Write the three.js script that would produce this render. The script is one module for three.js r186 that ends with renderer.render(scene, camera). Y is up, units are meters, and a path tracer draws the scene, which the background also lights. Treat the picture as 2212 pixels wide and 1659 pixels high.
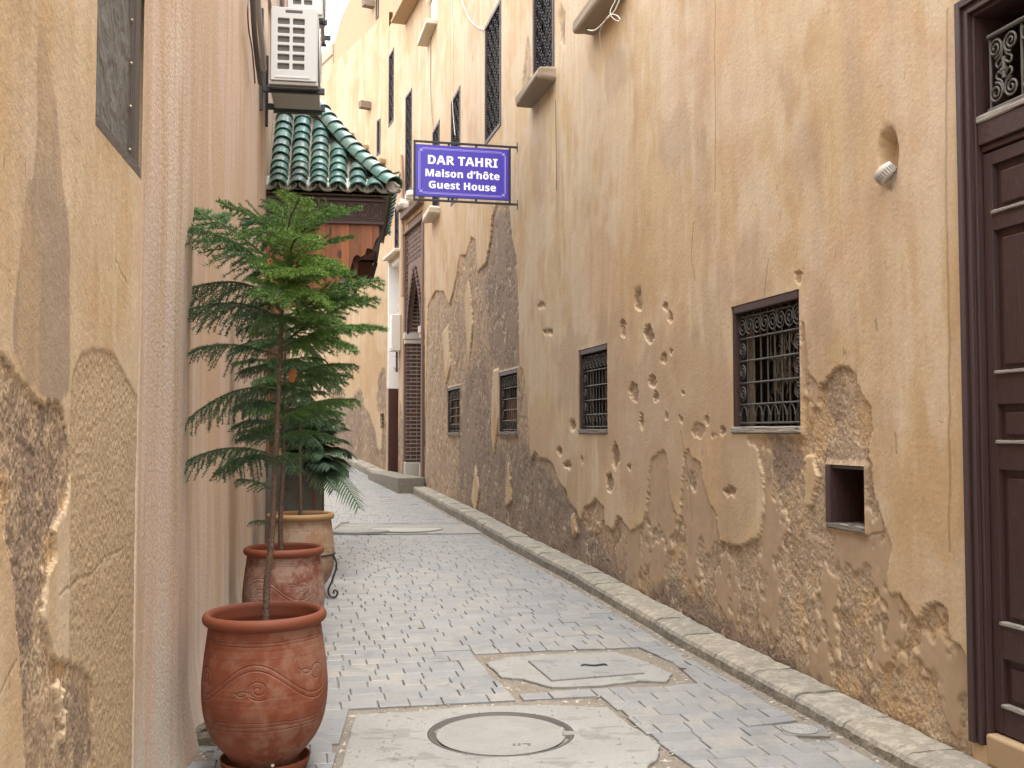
import * as THREE from 'three';
import { mergeGeometries, mergeVertices } from 'three/addons/utils/BufferGeometryUtils.js';
import { RoundedBoxGeometry } from 'three/addons/geometries/RoundedBoxGeometry.js';

// ---------- camera, sky, sun, exposure ----------
const scene = new THREE.Scene();
const FPX = 2236, CX = 1106, CY = 829.5, HORIZON = 932, EYE = 1.6;      // lens measured on a 2212 x 1659 view of the photograph
const PITCH = Math.atan((HORIZON - CY) / FPX);
const camera = new THREE.PerspectiveCamera(2 * Math.atan(CY / FPX) * 180 / Math.PI, 4 / 3, 0.05, 200);
camera.position.set(0, EYE, 0);
camera.rotation.set(PITCH, 0, 0);
scene.add(camera);
const renderer = new THREE.WebGLRenderer({ antialias: true });
renderer.setSize(1024, 768);
renderer.toneMapping = THREE.LinearToneMapping;
renderer.toneMappingExposure = 5.1;
renderer.shadowMap.enabled = true;
{
  const W = 256, H = 128, data = new Float32Array(W * H * 4);
  for (let j = 0; j < H; j++) {
    const e = (j + 0.5) / H * Math.PI - Math.PI / 2, s = Math.max(0, Math.sin(e));
    for (let i = 0; i < W; i++) {
      const L = e > 0 ? 0.62 + 0.5 * s : 0.2, k = (j * W + i) * 4;
      data[k] = L * 0.985; data[k + 1] = L; data[k + 2] = L * 1.03; data[k + 3] = 1;
    }
  }
  const sky = new THREE.DataTexture(data, W, H, THREE.RGBAFormat, THREE.FloatType);
  sky.mapping = THREE.EquirectangularReflectionMapping;
  sky.magFilter = sky.minFilter = THREE.LinearFilter;
  sky.needsUpdate = true;
  scene.background = sky; scene.environment = sky;
}
const sun = new THREE.DirectionalLight(new THREE.Color(1, 0.95, 0.88), 0.8);
sun.position.set(2.5, 30, -2); sun.target.position.set(-0.6, 0, -9);
sun.castShadow = true; sun.shadow.radius = 45; sun.shadow.mapSize.set(2048, 2048);
Object.assign(sun.shadow.camera, { left: -20, right: 20, top: 30, bottom: -30, near: 1, far: 80 });
scene.add(sun, sun.target);

// ---------- helpers ----------
function rng(seed) { let a = seed >>> 0; return () => { a = (a + 0x6D2B79F5) >>> 0; let t = a; t = Math.imul(t ^ (t >>> 15), t | 1); t ^= t + Math.imul(t ^ (t >>> 7), t | 61); return ((t ^ (t >>> 14)) >>> 0) / 4294967296; }; }
const PERM = new Uint8Array(512), GR = new Float32Array(256); { const r = rng(77); const p = [...Array(256).keys()]; for (let i = 255; i > 0; i--) { const j = Math.floor(r() * (i + 1)); [p[i], p[j]] = [p[j], p[i]]; } for (let i = 0; i < 512; i++) PERM[i] = p[i & 255]; for (let i = 0; i < 256; i++) GR[i] = r(); }
function vn(x, y) {                                                       // value noise 0..1
  const xi = Math.floor(x), yi = Math.floor(y), fx = x - xi, fy = y - yi, u = fx * fx * (3 - 2 * fx), v = fy * fy * (3 - 2 * fy);
  const A = PERM[xi & 255], B = PERM[(xi + 1) & 255], y0 = yi & 255, y1 = (yi + 1) & 255;
  const a = GR[PERM[A + y0]], b = GR[PERM[B + y0]], c = GR[PERM[A + y1]], d = GR[PERM[B + y1]];
  return a + (b - a) * u + (c - a) * v + (a - b - c + d) * u * v;
}
function fb(x, y, o = 4) { let s = 0, a = 0.5, n = 0; for (let i = 0; i < o; i++) { s += a * vn(x, y); n += a; x = x * 2.03 + 17.3; y = y * 2.01 + 9.1; a *= 0.55; } return s / n; }
const clamp = (x, a = 0, b = 1) => Math.min(b, Math.max(a, x));
const ss = (a, b, x) => { const t = clamp((x - a) / (b - a)); return t * t * (3 - 2 * t); };
const lerp = (a, b, t) => a + (b - a) * t;
function table(t) { return (d) => { if (d <= t[0][0]) return t[0][1]; for (let i = 1; i < t.length; i++) if (d <= t[i][0]) return lerp(t[i - 1][1], t[i][1], (d - t[i - 1][0]) / (t[i][0] - t[i - 1][0])); return t[t.length - 1][1]; }; }
const V = (x, y, z) => new THREE.Vector3(x, y, z);
const C0 = Math.cos(PITCH), S0 = Math.sin(PITCH);
function ray(px, py) { const x = (px - CX) / FPX, y = (CY - py) / FPX; return V(x, y * C0 + S0, y * S0 - C0); }
function atDepth(px, py, d) { const r = ray(px, py); return r.multiplyScalar(d / -r.z).add(V(0, EYE, 0)); }
const used = new Map();
function numbered(n) { const k = used.get(n) || 0; used.set(n, k + 1); return k ? n + '_' + String(k).padStart(3, '0') : n; }
function shade(o) { o.traverse((m) => { if (m.isMesh) { m.castShadow = true; m.receiveShadow = true; } }); return o; }
function thing(name, label, category, pos, group) {
  const g = new THREE.Group(); g.name = numbered(name); if (pos) g.position.copy(pos);
  g.userData = { label, category }; if (group) g.userData.group = group; scene.add(g); return g;
}
function structure(name, o) { o.name = numbered(name); o.userData.kind = 'structure'; scene.add(o); return o; }
function clean(g) { let q = g.index ? g.toNonIndexed() : g; for (const k of Object.keys(q.attributes)) if (!['position', 'normal', 'uv'].includes(k)) q.deleteAttribute(k); if (!q.attributes.uv) q.setAttribute('uv', new THREE.Float32BufferAttribute(new Float32Array(q.attributes.position.count * 2), 2)); q.morphAttributes = {}; return q; }
function merge(list) { return list.length === 1 ? list[0] : mergeGeometries(list.map(clean)); }
function part(name, geo, mat, parent, pos) { const m = new THREE.Mesh(Array.isArray(geo) ? merge(geo) : geo, mat); m.name = name; m.castShadow = m.receiveShadow = true; if (pos) m.position.copy(pos); parent.add(m); return m; }
function solo(name, geo, mat, label, category, group, pos) { const m = new THREE.Mesh(Array.isArray(geo) ? merge(geo) : geo, mat); m.name = numbered(name); m.castShadow = m.receiveShadow = true; m.userData = { label, category }; if (group) m.userData.group = group; if (pos) m.position.copy(pos); scene.add(m); return m; }
function bx(x0, x1, y0, y1, z0, z1, r = 0) { const w = Math.abs(x1 - x0), h = Math.abs(y1 - y0), d = Math.abs(z1 - z0); const g = r ? new RoundedBoxGeometry(w, h, d, 1, Math.min(r, w / 2.1, h / 2.1, d / 2.1)) : new THREE.BoxGeometry(w, h, d); const q = clean(g); q.translate((x0 + x1) / 2, (y0 + y1) / 2, (z0 + z1) / 2); return q; }
function tube(pts, r, seg = 16, rad = 5, closed = false) { return clean(new THREE.TubeGeometry(new THREE.CatmullRomCurve3(pts, closed), seg, r, rad, closed)); }
function rod(a, b, r, rad = 6) { const g = new THREE.CylinderGeometry(r, r, a.distanceTo(b), rad); g.applyQuaternion(new THREE.Quaternion().setFromUnitVectors(V(0, 1, 0), b.clone().sub(a).normalize())); g.translate((a.x + b.x) / 2, (a.y + b.y) / 2, (a.z + b.z) / 2); return clean(g); }
function bar(a, b, w, h, up = V(0, 1, 0)) { const g = new THREE.BoxGeometry(a.distanceTo(b), h, w); const x = b.clone().sub(a).normalize(), z = x.clone().cross(up).normalize(), y = z.clone().cross(x); g.applyMatrix4(new THREE.Matrix4().makeBasis(x, y, z)); g.translate((a.x + b.x) / 2, (a.y + b.y) / 2, (a.z + b.z) / 2); return clean(g); }
function rough(g, amp, freq, seed = 0) { const p = g.attributes.position, done = new Map(); for (let i = 0; i < p.count; i++) { const x = p.getX(i), y = p.getY(i), z = p.getZ(i); p.setXYZ(i, x + amp * (fb(y * freq + seed, z * freq + x * 2.3 * freq, 2) - 0.5) * 2, y + amp * (fb(x * freq + 31 + seed, z * freq + y * 1.7 * freq, 2) - 0.5) * 2, z + amp * (fb(x * freq + 57 + seed, y * freq + z * 2.1 * freq, 2) - 0.5) * 2); } g.computeVertexNormals(); return g; }
const RGB = (r, g, b) => new THREE.Color().setRGB(r, g, b);
const std = (r, g, b, rough = 0.8, o = {}) => new THREE.MeshStandardMaterial({ color: RGB(r, g, b), roughness: rough, side: THREE.DoubleSide, ...o });
const ENC = new Uint8Array(4097); for (let i = 0; i <= 4096; i++) { const x = i / 4096; ENC[i] = Math.round(255 * (x <= 0.0031308 ? 12.92 * x : 1.055 * Math.pow(x, 1 / 2.4) - 0.055)); }
function bake(W, H, u0, u1, v0, v1, fn, bumpToo = true) {                  // fn(u, v, out) -> out = [r, g, b linear, bump 0..1]
  const col = new Uint8Array(W * H * 4), bmp = bumpToo ? new Uint8Array(W * H * 4) : null, out = [0, 0, 0, 0];
  for (let j = 0; j < H; j++) { const v = v0 + (j + 0.5) / H * (v1 - v0); for (let i = 0; i < W; i++) {
    fn(u0 + (i + 0.5) / W * (u1 - u0), v, out); const k = (j * W + i) * 4;
    for (let c = 0; c < 3; c++) col[k + c] = ENC[(clamp(out[c]) * 4096) | 0]; col[k + 3] = 255;
    if (bmp) { bmp[k] = bmp[k + 1] = bmp[k + 2] = clamp(out[3]) * 255; bmp[k + 3] = 255; }
  } }
  const mk = (d, srgb) => { const t = new THREE.DataTexture(d, W, H); t.magFilter = THREE.LinearFilter; t.minFilter = THREE.LinearMipmapLinearFilter; t.generateMipmaps = true; if (srgb) t.colorSpace = THREE.SRGBColorSpace; t.wrapS = t.wrapT = THREE.RepeatWrapping; t.needsUpdate = true; return t; };
  return { map: mk(col, true), bump: bmp ? mk(bmp, false) : null };
}
function texMat(t, rough, bumpScale, o = {}) { return new THREE.MeshStandardMaterial({ map: t.map, bumpMap: t.bump, bumpScale, roughness: rough, side: THREE.DoubleSide, ...o }); }

// a facade's own frame: x along the wall, y up, z out of the wall into the alley
function makeFrame(ox, oz, xx, xz) { const l = Math.hypot(xx, xz), X = V(xx / l, 0, xz / l), Z = X.clone().cross(V(0, 1, 0)); const m = new THREE.Matrix4().makeBasis(X, V(0, 1, 0), Z).setPosition(ox, 0, oz); return { X, Z, O: V(ox, 0, oz), m, inv: m.clone().invert(), q: new THREE.Quaternion().setFromRotationMatrix(m) }; }
function on(F, px, py, z = 0) { const r = ray(px, py), c = V(0, EYE, 0), o = F.O.clone().addScaledVector(F.Z, z); const t = o.sub(c).dot(F.Z) / r.dot(F.Z); return c.addScaledVector(r, t).applyMatrix4(F.inv); }
const toWorld = (F, a, y, z) => V(a, y, z).applyMatrix4(F.m);
const FR = makeFrame(3.21, 0, 0.235, 1);                                   // right wall, x runs towards the camera
const FB = makeFrame(-1.796, -21.3, 0.32, 1);                              // second house on the right
const FC = makeFrame(-3.045, -25.2, 0.55, 1);                              // far house, where the lane bends left
const FL = makeFrame(-0.836, 0, -0.155, -1);                               // left wall, x runs away from the camera
const KR = Math.hypot(0.235, 1), KL = Math.hypot(0.155, 1);
const aR = (d) => -d * KR, aL = (d) => d * KL;
const KERB = table([[-10, 0.1], [4.9, 0.12], [6.5, 0.15], [7.5, 0.165], [8.5, 0.2], [10.15, 0.255], [12.6, 0.3], [15.6, 0.385], [21.2, 0.485], [25.2, 0.64], [27.35, 0.96], [30, 1.27], [42, 2.2]]);
const KH = table([[4.9, 0.08], [10, 0.11], [16, 0.15], [25, 0.14], [42, 0.14]]);
const ROAD = (d) => KERB(d) - KH(d);
class Raster {                                                             // outlines traced on a facade, kept in metres
  constructor(a0, a1, y0, y1, res) { Object.assign(this, { a0, a1, y0, y1, res }); this.W = Math.ceil((a1 - a0) / res); this.H = Math.ceil((y1 - y0) / res); this.cv = document.createElement('canvas'); this.cv.width = this.W; this.cv.height = this.H; this.g = this.cv.getContext('2d'); this.g.fillStyle = '#000'; this.g.fillRect(0, 0, this.W, this.H); }
  poly(F, pts, fill = '#fff') { const g = this.g; g.fillStyle = fill; g.beginPath(); pts.forEach(([x, y], i) => { const p = on(F, x, y); const X = (p.x - this.a0) / this.res, Y = (this.y1 - p.y) / this.res; i ? g.lineTo(X, Y) : g.moveTo(X, Y); }); g.closePath(); g.fill(); }
  line(F, pts, w) { const g = this.g, q = rng(pts.length * 31 + Math.round(pts[0][0])); g.strokeStyle = '#fff'; g.lineWidth = w / this.res; g.beginPath(); let o = null; for (const [x, y] of pts) { const p = on(F, x, y), X = (p.x - this.a0) / this.res, Y = (this.y1 - p.y) / this.res; if (!o) g.moveTo(X, Y); else for (let k = 1; k <= 9; k++) g.lineTo(lerp(o[0], X, k / 9) + (q() - 0.5) * 0.012 / this.res, lerp(o[1], Y, k / 9) + (q() - 0.5) * 0.012 / this.res); o = [X, Y]; } g.stroke(); }
  blob(F, x, y, rx, ry, fill = '#fff', seed = 1) { const r = rng(seed * 97 + 13), pts = []; for (let i = 0; i < 14; i++) { const t = i / 14 * 6.283, k = 0.75 + 0.5 * r(); pts.push([x + Math.cos(t) * rx * k, y + Math.sin(t) * ry * k]); } this.poly(F, pts, fill); }
  done(blur) { const { W, H } = this, im = this.g.getImageData(0, 0, W, H).data; let a = new Float32Array(W * H), b = new Float32Array(W * H); for (let i = 0; i < W * H; i++) a[i] = im[i * 4] / 255; const r = blur;
    for (let pass = 0; pass < 2; pass++) { for (let j = 0; j < H; j++) { let s = 0; for (let i = -r; i < W; i++) { if (i + r < W) s += a[j * W + i + r]; if (i - r - 1 >= 0) s -= a[j * W + i - r - 1]; if (i >= 0) b[j * W + i] = s / (2 * r + 1); } }
      for (let i = 0; i < W; i++) { let s = 0; for (let j = -r; j < H; j++) { if (j + r < H) s += b[(j + r) * W + i]; if (j - r - 1 >= 0) s -= b[(j - r - 1) * W + i]; if (j >= 0) a[j * W + i] = s / (2 * r + 1); } } }
    this.d = a; this.cv = this.g = null; return this; }
  at(a, y) { const x = clamp((a - this.a0) / this.res - 0.5, 0, this.W - 1.001), z = clamp((this.y1 - y) / this.res - 0.5, 0, this.H - 1.001), i = x | 0, j = z | 0, u = x - i, v = z - j, k = j * this.W + i, d = this.d; return (d[k] * (1 - u) + d[k + 1] * u) * (1 - v) + (d[k + this.W] * (1 - u) + d[k + this.W + 1] * u) * v; }
}
function steps(a, b, f, extra = []) { const out = [a]; let x = a; while (x < b - 1e-6) { x += f(x); out.push(Math.min(x, b)); } const need = extra.filter((e) => e > a && e < b); const keep = out.filter((v) => !need.some((e) => Math.abs(e - v) < f(v) * 0.45 && v !== a && v !== b)); return [...new Set([...keep, ...need])].sort((p, q) => p - q); }
function wallGeo(as, ys, holes, hf, uv, depth = 0.16) {
  const na = as.length, ny = ys.length, pos = new Float32Array(na * ny * 3), uvs = new Float32Array(na * ny * 2), idx = [];
  for (let j = 0; j < ny; j++) for (let i = 0; i < na; i++) {
    const a = as[i], y = ys[j]; let k = 1;
    for (const h of holes) { const dx = Math.max(h[0] - a, a - h[1], 0), dy = Math.max(h[2] - y, y - h[3], 0); k = Math.min(k, clamp(Math.hypot(dx, dy) / 0.03)); }
    const q = j * na + i; pos[q * 3] = a; pos[q * 3 + 1] = y; pos[q * 3 + 2] = hf(a, y) * k; uvs[q * 2] = (a - uv[0]) / (uv[1] - uv[0]); uvs[q * 2 + 1] = (y - uv[2]) / (uv[3] - uv[2]);
  }
  for (let j = 0; j < ny - 1; j++) for (let i = 0; i < na - 1; i++) {
    const ca = (as[i] + as[i + 1]) / 2, cy = (ys[j] + ys[j + 1]) / 2;
    if (holes.some((h) => ca > h[0] && ca < h[1] && cy > h[2] && cy < h[3])) continue;
    const q = j * na + i; idx.push(q, q + 1, q + na, q + 1, q + na + 1, q + na);
  }
  const g = new THREE.BufferGeometry(); g.setAttribute('position', new THREE.BufferAttribute(pos, 3)); g.setAttribute('uv', new THREE.BufferAttribute(uvs, 2)); g.setIndex(idx); g.computeVertexNormals();
  const list = [g];
  for (const [a0, a1, y0, y1, dd] of holes) { if (a1 < as[0] || a0 > as[na - 1] || y0 > ys[ny - 1] || y1 < ys[0]) continue; const D = -(dd || depth); const quad = (p) => { const q = new THREE.BufferGeometry(); const P = []; for (const k of [0, 1, 2, 0, 2, 3]) P.push(...p[k]); q.setAttribute('position', new THREE.Float32BufferAttribute(P, 3)); const U = []; for (let k = 0; k < 6; k++) U.push((P[k * 3] + P[k * 3 + 2] - uv[0]) / (uv[1] - uv[0]), (P[k * 3 + 1] + P[k * 3 + 2] * 0.3 - uv[2]) / (uv[3] - uv[2])); q.setAttribute('uv', new THREE.Float32BufferAttribute(U, 2)); q.computeVertexNormals(); list.push(q); };
    quad([[a0, y0, 0], [a1, y0, 0], [a1, y0, D], [a0, y0, D]]); quad([[a0, y1, D], [a1, y1, D], [a1, y1, 0], [a0, y1, 0]]); quad([[a0, y0, D], [a0, y1, D], [a0, y1, 0], [a0, y0, 0]]); quad([[a1, y0, 0], [a1, y1, 0], [a1, y1, D], [a1, y0, D]]); }
  return list.length > 1 ? merge(list) : g;
}
function house(name, F, label) { const g = thing(name, label, 'house', F.O); g.quaternion.copy(F.q); return g; }
function rectPx(F, x0, x1, yt, yb) { const p = on(F, x0, (yt + yb) / 2), q = on(F, x1, (yt + yb) / 2), t = on(F, (x0 + x1) / 2, yt), b = on(F, (x0 + x1) / 2, yb); return [Math.min(p.x, q.x), Math.max(p.x, q.x), b.y, t.y]; }
// ---------- plaster of the right-hand house: outlines of the flaked patches traced on the wall ----------
const peelR = new Raster(aR(22), aR(4.2), -0.6, 8.6, 0.009), darkR = new Raster(aR(22), aR(4.2), -0.6, 8.6, 0.03), stainR = new Raster(aR(22), aR(4.2), -0.6, 8.6, 0.03);
const LOWER = [[1135, 1800], [1141, 966], [1143, 996], [1156, 973], [1163, 990], [1184, 994], [1196, 1005], [1205, 1040], [1223, 1061], [1232, 1091], [1244, 1103], [1253, 1127], [1262, 1097], [1271, 1091], [1288, 1078], [1303, 1094], [1306, 1136], [1324, 1145], [1333, 1112], [1342, 1121], [1360, 1148], [1385, 1135], [1395, 1109], [1400, 1040], [1405, 990], [1432, 972], [1440, 977], [1443, 1066], [1458, 1099], [1465, 1140], [1472, 1050], [1478, 974], [1488, 970], [1494, 990], [1514, 1000], [1516, 1033], [1530, 1080], [1545, 1110], [1555, 1170], [1600, 1180], [1640, 1160], [1650, 1100], [1645, 1030], [1634, 965], [1600, 950], [1640, 936], [1727, 934], [1728, 800], [1730, 690], [1738, 700], [1744, 802], [1761, 830], [1775, 834], [1797, 807], [1807, 793], [1833, 791], [1845, 803], [1857, 846], [1877, 878], [1882, 922], [1872, 977], [1881, 1009], [1885, 1072], [1904, 1116], [1924, 1179], [1916, 1230], [1913, 1295], [1941, 1278], [1959, 1310], [1980, 1349], [2001, 1306], [2030, 1306], [2044, 1313], [2047, 1359], [2058, 1402], [2070, 1385], [2092, 1430], [2110, 1800]];
peelR.poly(FR, LOWER);
peelR.poly(FR, [[905, 1200], [915, 1000], [924, 660], [940, 628], [958, 630], [970, 660], [985, 600], [992, 552], [1006, 550], [1018, 512], [1027, 520], [1030, 590], [1048, 570], [1058, 520], [1062, 470], [1072, 440], [1100, 440], [1106, 520], [1116, 560], [1120, 700], [1122, 790], [1130, 800], [1138, 860], [1143, 966], [1150, 1200]]);
for (const isl of [[[1064, 800], [1076, 795], [1080, 860], [1077, 900], [1066, 985], [1060, 930]], [[955, 720], [968, 700], [972, 790], [962, 832]], [[1003, 640], [1012, 600], [1020, 700], [1010, 800]], [[1735, 985], [1752, 980], [1765, 1030], [1752, 1090], [1736, 1100]], [[1230, 1120], [1238, 1105], [1246, 1150], [1236, 1165]], [[1018, 1080], [1026, 1000], [1034, 1060], [1026, 1110]], [[1090, 1100], [1097, 990], [1104, 1080]]]) peelR.poly(FR, isl, '#000');
peelR.poly(FR, [[1139, 75], [1146, 110], [1147, 160], [1143, 205], [1126, 208], [1131, 150]]);
[[1403, 724, 11, 20], [1346, 709, 6, 20], [1379, 648, 9, 22], [1448, 683, 6, 14], [1438, 662, 6, 10], [1409, 825, 8, 14], [1369, 848, 9, 21], [1417, 856, 5, 12], [1435, 775, 6, 10], [1508, 931, 12, 18], [1528, 908, 6, 12], [1577, 1061, 14, 9], [1386, 911, 5, 18], [1330, 984, 9, 28], [1317, 1043, 8, 22], [1227, 1004, 8, 7], [1258, 994, 3, 9], [1210, 974, 5, 9], [1237, 918, 6, 10], [1725, 600, 8, 15], [1214, 55, 8, 38], [1171, 660, 9, 5], [1184, 717, 12, 5], [1540, 940, 10, 7], [1470, 905, 4, 8], [1440, 900, 4, 8], [1475, 850, 3, 9], [1620, 600, 3, 3], [1560, 930, 6, 9], [1360, 1010, 4, 10], [1500, 1035, 6, 10], [1890, 700, 3, 4], [1935, 940, 3, 12], [1905, 1180, 4, 12], [1450, 760, 4, 7]].forEach((c, i) => peelR.blob(FR, ...c, '#fff', i));
peelR.done(2);
darkR.poly(FR, [[915, 1200], [924, 660], [940, 628], [985, 600], [1018, 512], [1062, 470], [1120, 700], [1143, 966], [1250, 1120], [1340, 1150], [1400, 1250], [1250, 1300]], '#6a6a6a'); darkR.poly(FR, [[1062, 470], [1098, 445], [1118, 620], [1120, 780], [1085, 800], [1060, 760], [1048, 620]]); darkR.poly(FR, [[985, 1200], [992, 960], [1005, 820], [1040, 780], [1060, 900], [1070, 985], [1141, 975], [1200, 1060], [1260, 1140], [1300, 1220], [1380, 1300], [1440, 1250], [1560, 1340], [1700, 1420], [1800, 1500], [1800, 1700]]); darkR.poly(FR, [[1640, 950], [1720, 945], [1735, 1010], [1700, 1080], [1655, 1020]]); darkR.poly(FR, [[1207, 25], [1222, 20], [1224, 70], [1208, 90]]); darkR.done(4);
[[1625, 520, 40, 60], [1600, 620, 70, 45], [1640, 700, 34, 70], [1545, 660, 40, 25], [1500, 780, 70, 90], [1340, 880, 60, 110], [1400, 1020, 90, 60], [1600, 1060, 60, 90], [1750, 330, 40, 90], [1330, 700, 50, 40], [1165, 330, 22, 120], [1330, 160, 40, 60], [1875, 470, 30, 50], [1450, 860, 120, 130], [1250, 820, 60, 120], [1620, 900, 60, 110], [1790, 700, 60, 60], [1960, 1150, 40, 90], [1700, 180, 60, 60], [1480, 300, 60, 60]].forEach((c, i) => stainR.blob(FR, ...c, '#fff', i + 60)); stainR.done(5);
const OCH = [0.49, 0.352, 0.203], OCH2 = [0.428, 0.278, 0.138], PALE = [0.545, 0.437, 0.308], ROSE = [0.49, 0.33, 0.205], DIRT = [0.365, 0.258, 0.17];
function paintBase(a, y, out, seed = 0) {                                  // limewashed ochre plaster with rain runs
  const w = fb(a * 0.9 + seed, y * 0.9, 3) * 0.5, run = fb(a * 4.2 + w * 4 + seed, y * 0.75 + w, 4), run2 = fb(a * 9 + w * 3, y * 1.7 + seed, 3), big = fb(a * 0.55 + 11 + seed, y * 0.5, 3), mid = fb(a * 2.2 + seed, y * 1.6 + 7, 4);
  const k1 = ss(0.42, 0.66, run * 0.5 + mid * 0.5), k2 = ss(0.5, 0.7, run2 * 0.55 + big * 0.45) * 0.75, k3 = ss(0.55, 0.72, fb(a * 1.1 + 40 + seed, y * 0.9 + 3, 3)) * 0.7, k4 = ss(0.56, 0.74, fb(a * 4.5 + 71 + seed, y * 0.42 + w, 4) * 0.7 + big * 0.3) * 0.5, k5 = ss(0.5, 0.64, fb(a * 12 + w * 4 + 5, y * 0.9 + seed, 3)) * 0.3, k6 = ss(0.48, 0.64, fb(a * 1.5 + 23 + seed + w * 2, y * 1.25 + 8, 4)) * 0.6;
  for (let c = 0; c < 3; c++) { let v = lerp(OCH[c], OCH2[c], k1 * 0.8); v = lerp(v, PALE[c], k2); v = lerp(v, ROSE[c], k3); v = lerp(v, DIRT[c], k4); v = lerp(v, PALE[c], k6); v = lerp(v, lerp(OCH2[c], ROSE[c], 0.4), k5); out[c] = v; }
  const spk = vn(a * 210, y * 210), g = 0.93 + 0.14 * vn(a * 90 + 5, y * 90) ;
  const dot = vn(a * 31 + seed, y * 31) > 0.975 ? 0.72 : 1; for (let c = 0; c < 3; c++) out[c] *= dot * g * (spk > 0.93 ? 1.12 : spk < 0.05 ? 0.8 : 1);
  out[3] = 0.62 + 0.10 * (vn(a * 60, y * 60) - 0.5) + 0.07 * (spk - 0.5) + 0.12 * (fb(a * 9, y * 11, 3) - 0.5);
  out[4] = 0.012 * (fb(a * 0.8 + 3 + seed, y * 0.8, 2) - 0.5) + 0.006 * (fb(a * 5 + seed, y * 5, 3) - 0.5);
}
function flaked(a, y, out, m, dark, seed = 0, grit = 0) {                            // m: 0 sound paint .. 1 flaked off; colours of the lime and earth render below
  const n = 0.30 * (fb(a * 11 + seed, y * 9, 3) - 0.5) + 0.34 * (fb(a * 34 + seed, y * 30, 3) - 0.5) + 0.2 * (vn(a * 90, y * 85) - 0.5), q = m + n * 1.6 * (m > 0.02 && m < 0.995 ? 1 : 0.0), t = ss(0.47, 0.55, q);
  if (t > 0) {
    const f1 = fb(a * 4 + seed + 5, y * 3, 4), f2 = fb(a * 15 + 21, y * 12 + seed, 3), f3 = fb(a * 85, y * 80 + 8, 3), f4 = fb(a * 3.2 + 51 + seed, y * 2.0, 4), f5 = fb(a * 7 + 13, y * 5 + seed, 3), dk = ss(0.35, 0.65, dark + (f2 - 0.5) * 0.8);
    const gold = ss(0.52, 0.66, f1) * (1 - dk * 0.8), cq = f4 + (f2 - 0.5) * 0.3, coat = ss(0.545, 0.575, cq) * (1 - 0.4 * dk) * (1 - grit), lay = ss(0.47, 0.52, f2 * 0.45 + f1 * 0.55), pebble = vn(a * 118, y * 118), edge = ss(0.52, 0.545, cq) * (1 - ss(0.55, 0.575, cq)) * ss(0.45, 0.6, f5) * (1 - grit), blot = ss(0.54, 0.66, f5);   // coat: a smoother brown scratch coat left between rough patches
    for (let c = 0; c < 3; c++) { let v = lerp([0.395, 0.29, 0.188][c], [0.41, 0.275, 0.15][c], gold); v = lerp(v, [0.30, 0.21, 0.132][c], blot * 0.85); v = lerp(v, [0.225, 0.16, 0.112][c], dk); v *= lerp(0.84 - 0.2 * grit, 1.12 + 0.2 * grit, ss(0.36, 0.62, f3)) * lerp(0.9, 1.05, lay); if (pebble > 0.88 - 0.08 * grit) v *= 1.25 + 0.2 * grit; else if (pebble < 0.08 + 0.08 * grit) v *= 0.75 - 0.2 * grit; v = lerp(v, lerp([0.375, 0.26, 0.16][c], [0.25, 0.182, 0.125][c], dk) * lerp(0.9, 1.1, f2), coat * 0.85); v = lerp(v, [0.52, 0.42, 0.29][c], edge * 0.8); out[c] = lerp(out[c], v, t); }
    out[3] = lerp(out[3], lerp(0.15 + 0.4 * f3 + 0.2 * (pebble - 0.3), 0.45 + 0.12 * (f2 - 0.5), coat), t);
    out[4] = lerp(out[4], lerp(-0.02 - 0.008 * lay + 0.012 * (f2 - 0.5) + 0.008 * (f3 - 0.5), -0.013 + 0.004 * (f2 - 0.5), coat) * (1 - 0.72 * grit), t);
  }
  const rim = ss(0.40, 0.47, q) * (1 - ss(0.50, 0.56, q)) * ss(0.5, 0.62, fb(a * 8 + 3, y * 8 + seed, 2)) * (1 - grit);   // broken white gypsum along the edge
  for (let c = 0; c < 3; c++) out[c] = lerp(out[c], [0.56, 0.45, 0.31][c], rim * 0.6);
}
const crackR = new Raster(aR(14), aR(4.2), -0.2, 6.2, 0.006); for (const l of [[[1546, -20], [1545, 120], [1547, 260], [1546, 420]], [[2046, 20], [2043, 400], [2050, 800], [2052, 1200]], [[1470, 930], [1480, 1000], [1487, 1060], [1493, 1130]], [[1890, 690], [1893, 720]], [[1933, 935], [1936, 985]], [[1840, 1150], [1870, 1158], [1905, 1150]], [[1660, 560], [1650, 640], [1662, 700]], [[1500, 480], [1494, 560], [1503, 610]]]) crackR.line(FR, l, 0.006); crackR.done(1);
const NICHE = on(FR, 1917, 330);
function rightField(a, y, out) {
  paintBase(a, y, out);
  const st = ss(0.32, 0.62, stainR.at(a, y) * 0.8 + (fb(a * 6 + 90, y * 2.2, 4) - 0.5) * 0.9); const sc = [0.35, 0.245, 0.16];
  for (let c = 0; c < 3; c++) out[c] = lerp(out[c], sc[c], st * 0.45);
  if (a > peelR.a0 && a < peelR.a1) { const m = peelR.at(a, y), dk = darkR.at(a, y); flaked(a, y, out, m, dk); }
  else if (a >= peelR.a1) { const m = ss(0.75, 0.2, y + (fb(a * 2, 1, 3) - 0.5) * 0.9); flaked(a, y, out, m, 0.2); }
  if (a > crackR.a0 && a < crackR.a1 && y < 6.2) { const k = ss(0.05, 0.35, crackR.at(a, y)); if (k > 0) { for (let c = 0; c < 3; c++) out[c] *= 1 - 0.35 * k; out[3] -= 0.35 * k; } }
  const dx = a - NICHE.x, dy = y - NICHE.y;                                  // hollow scooped out above the broken lamp
  const e = Math.hypot(dx / 0.08, dy > 0 ? dy / 0.105 : dy / 0.17); if (e < 1.35) out[4] -= 0.085 * ss(1.2, 0.8, e);
}
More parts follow.
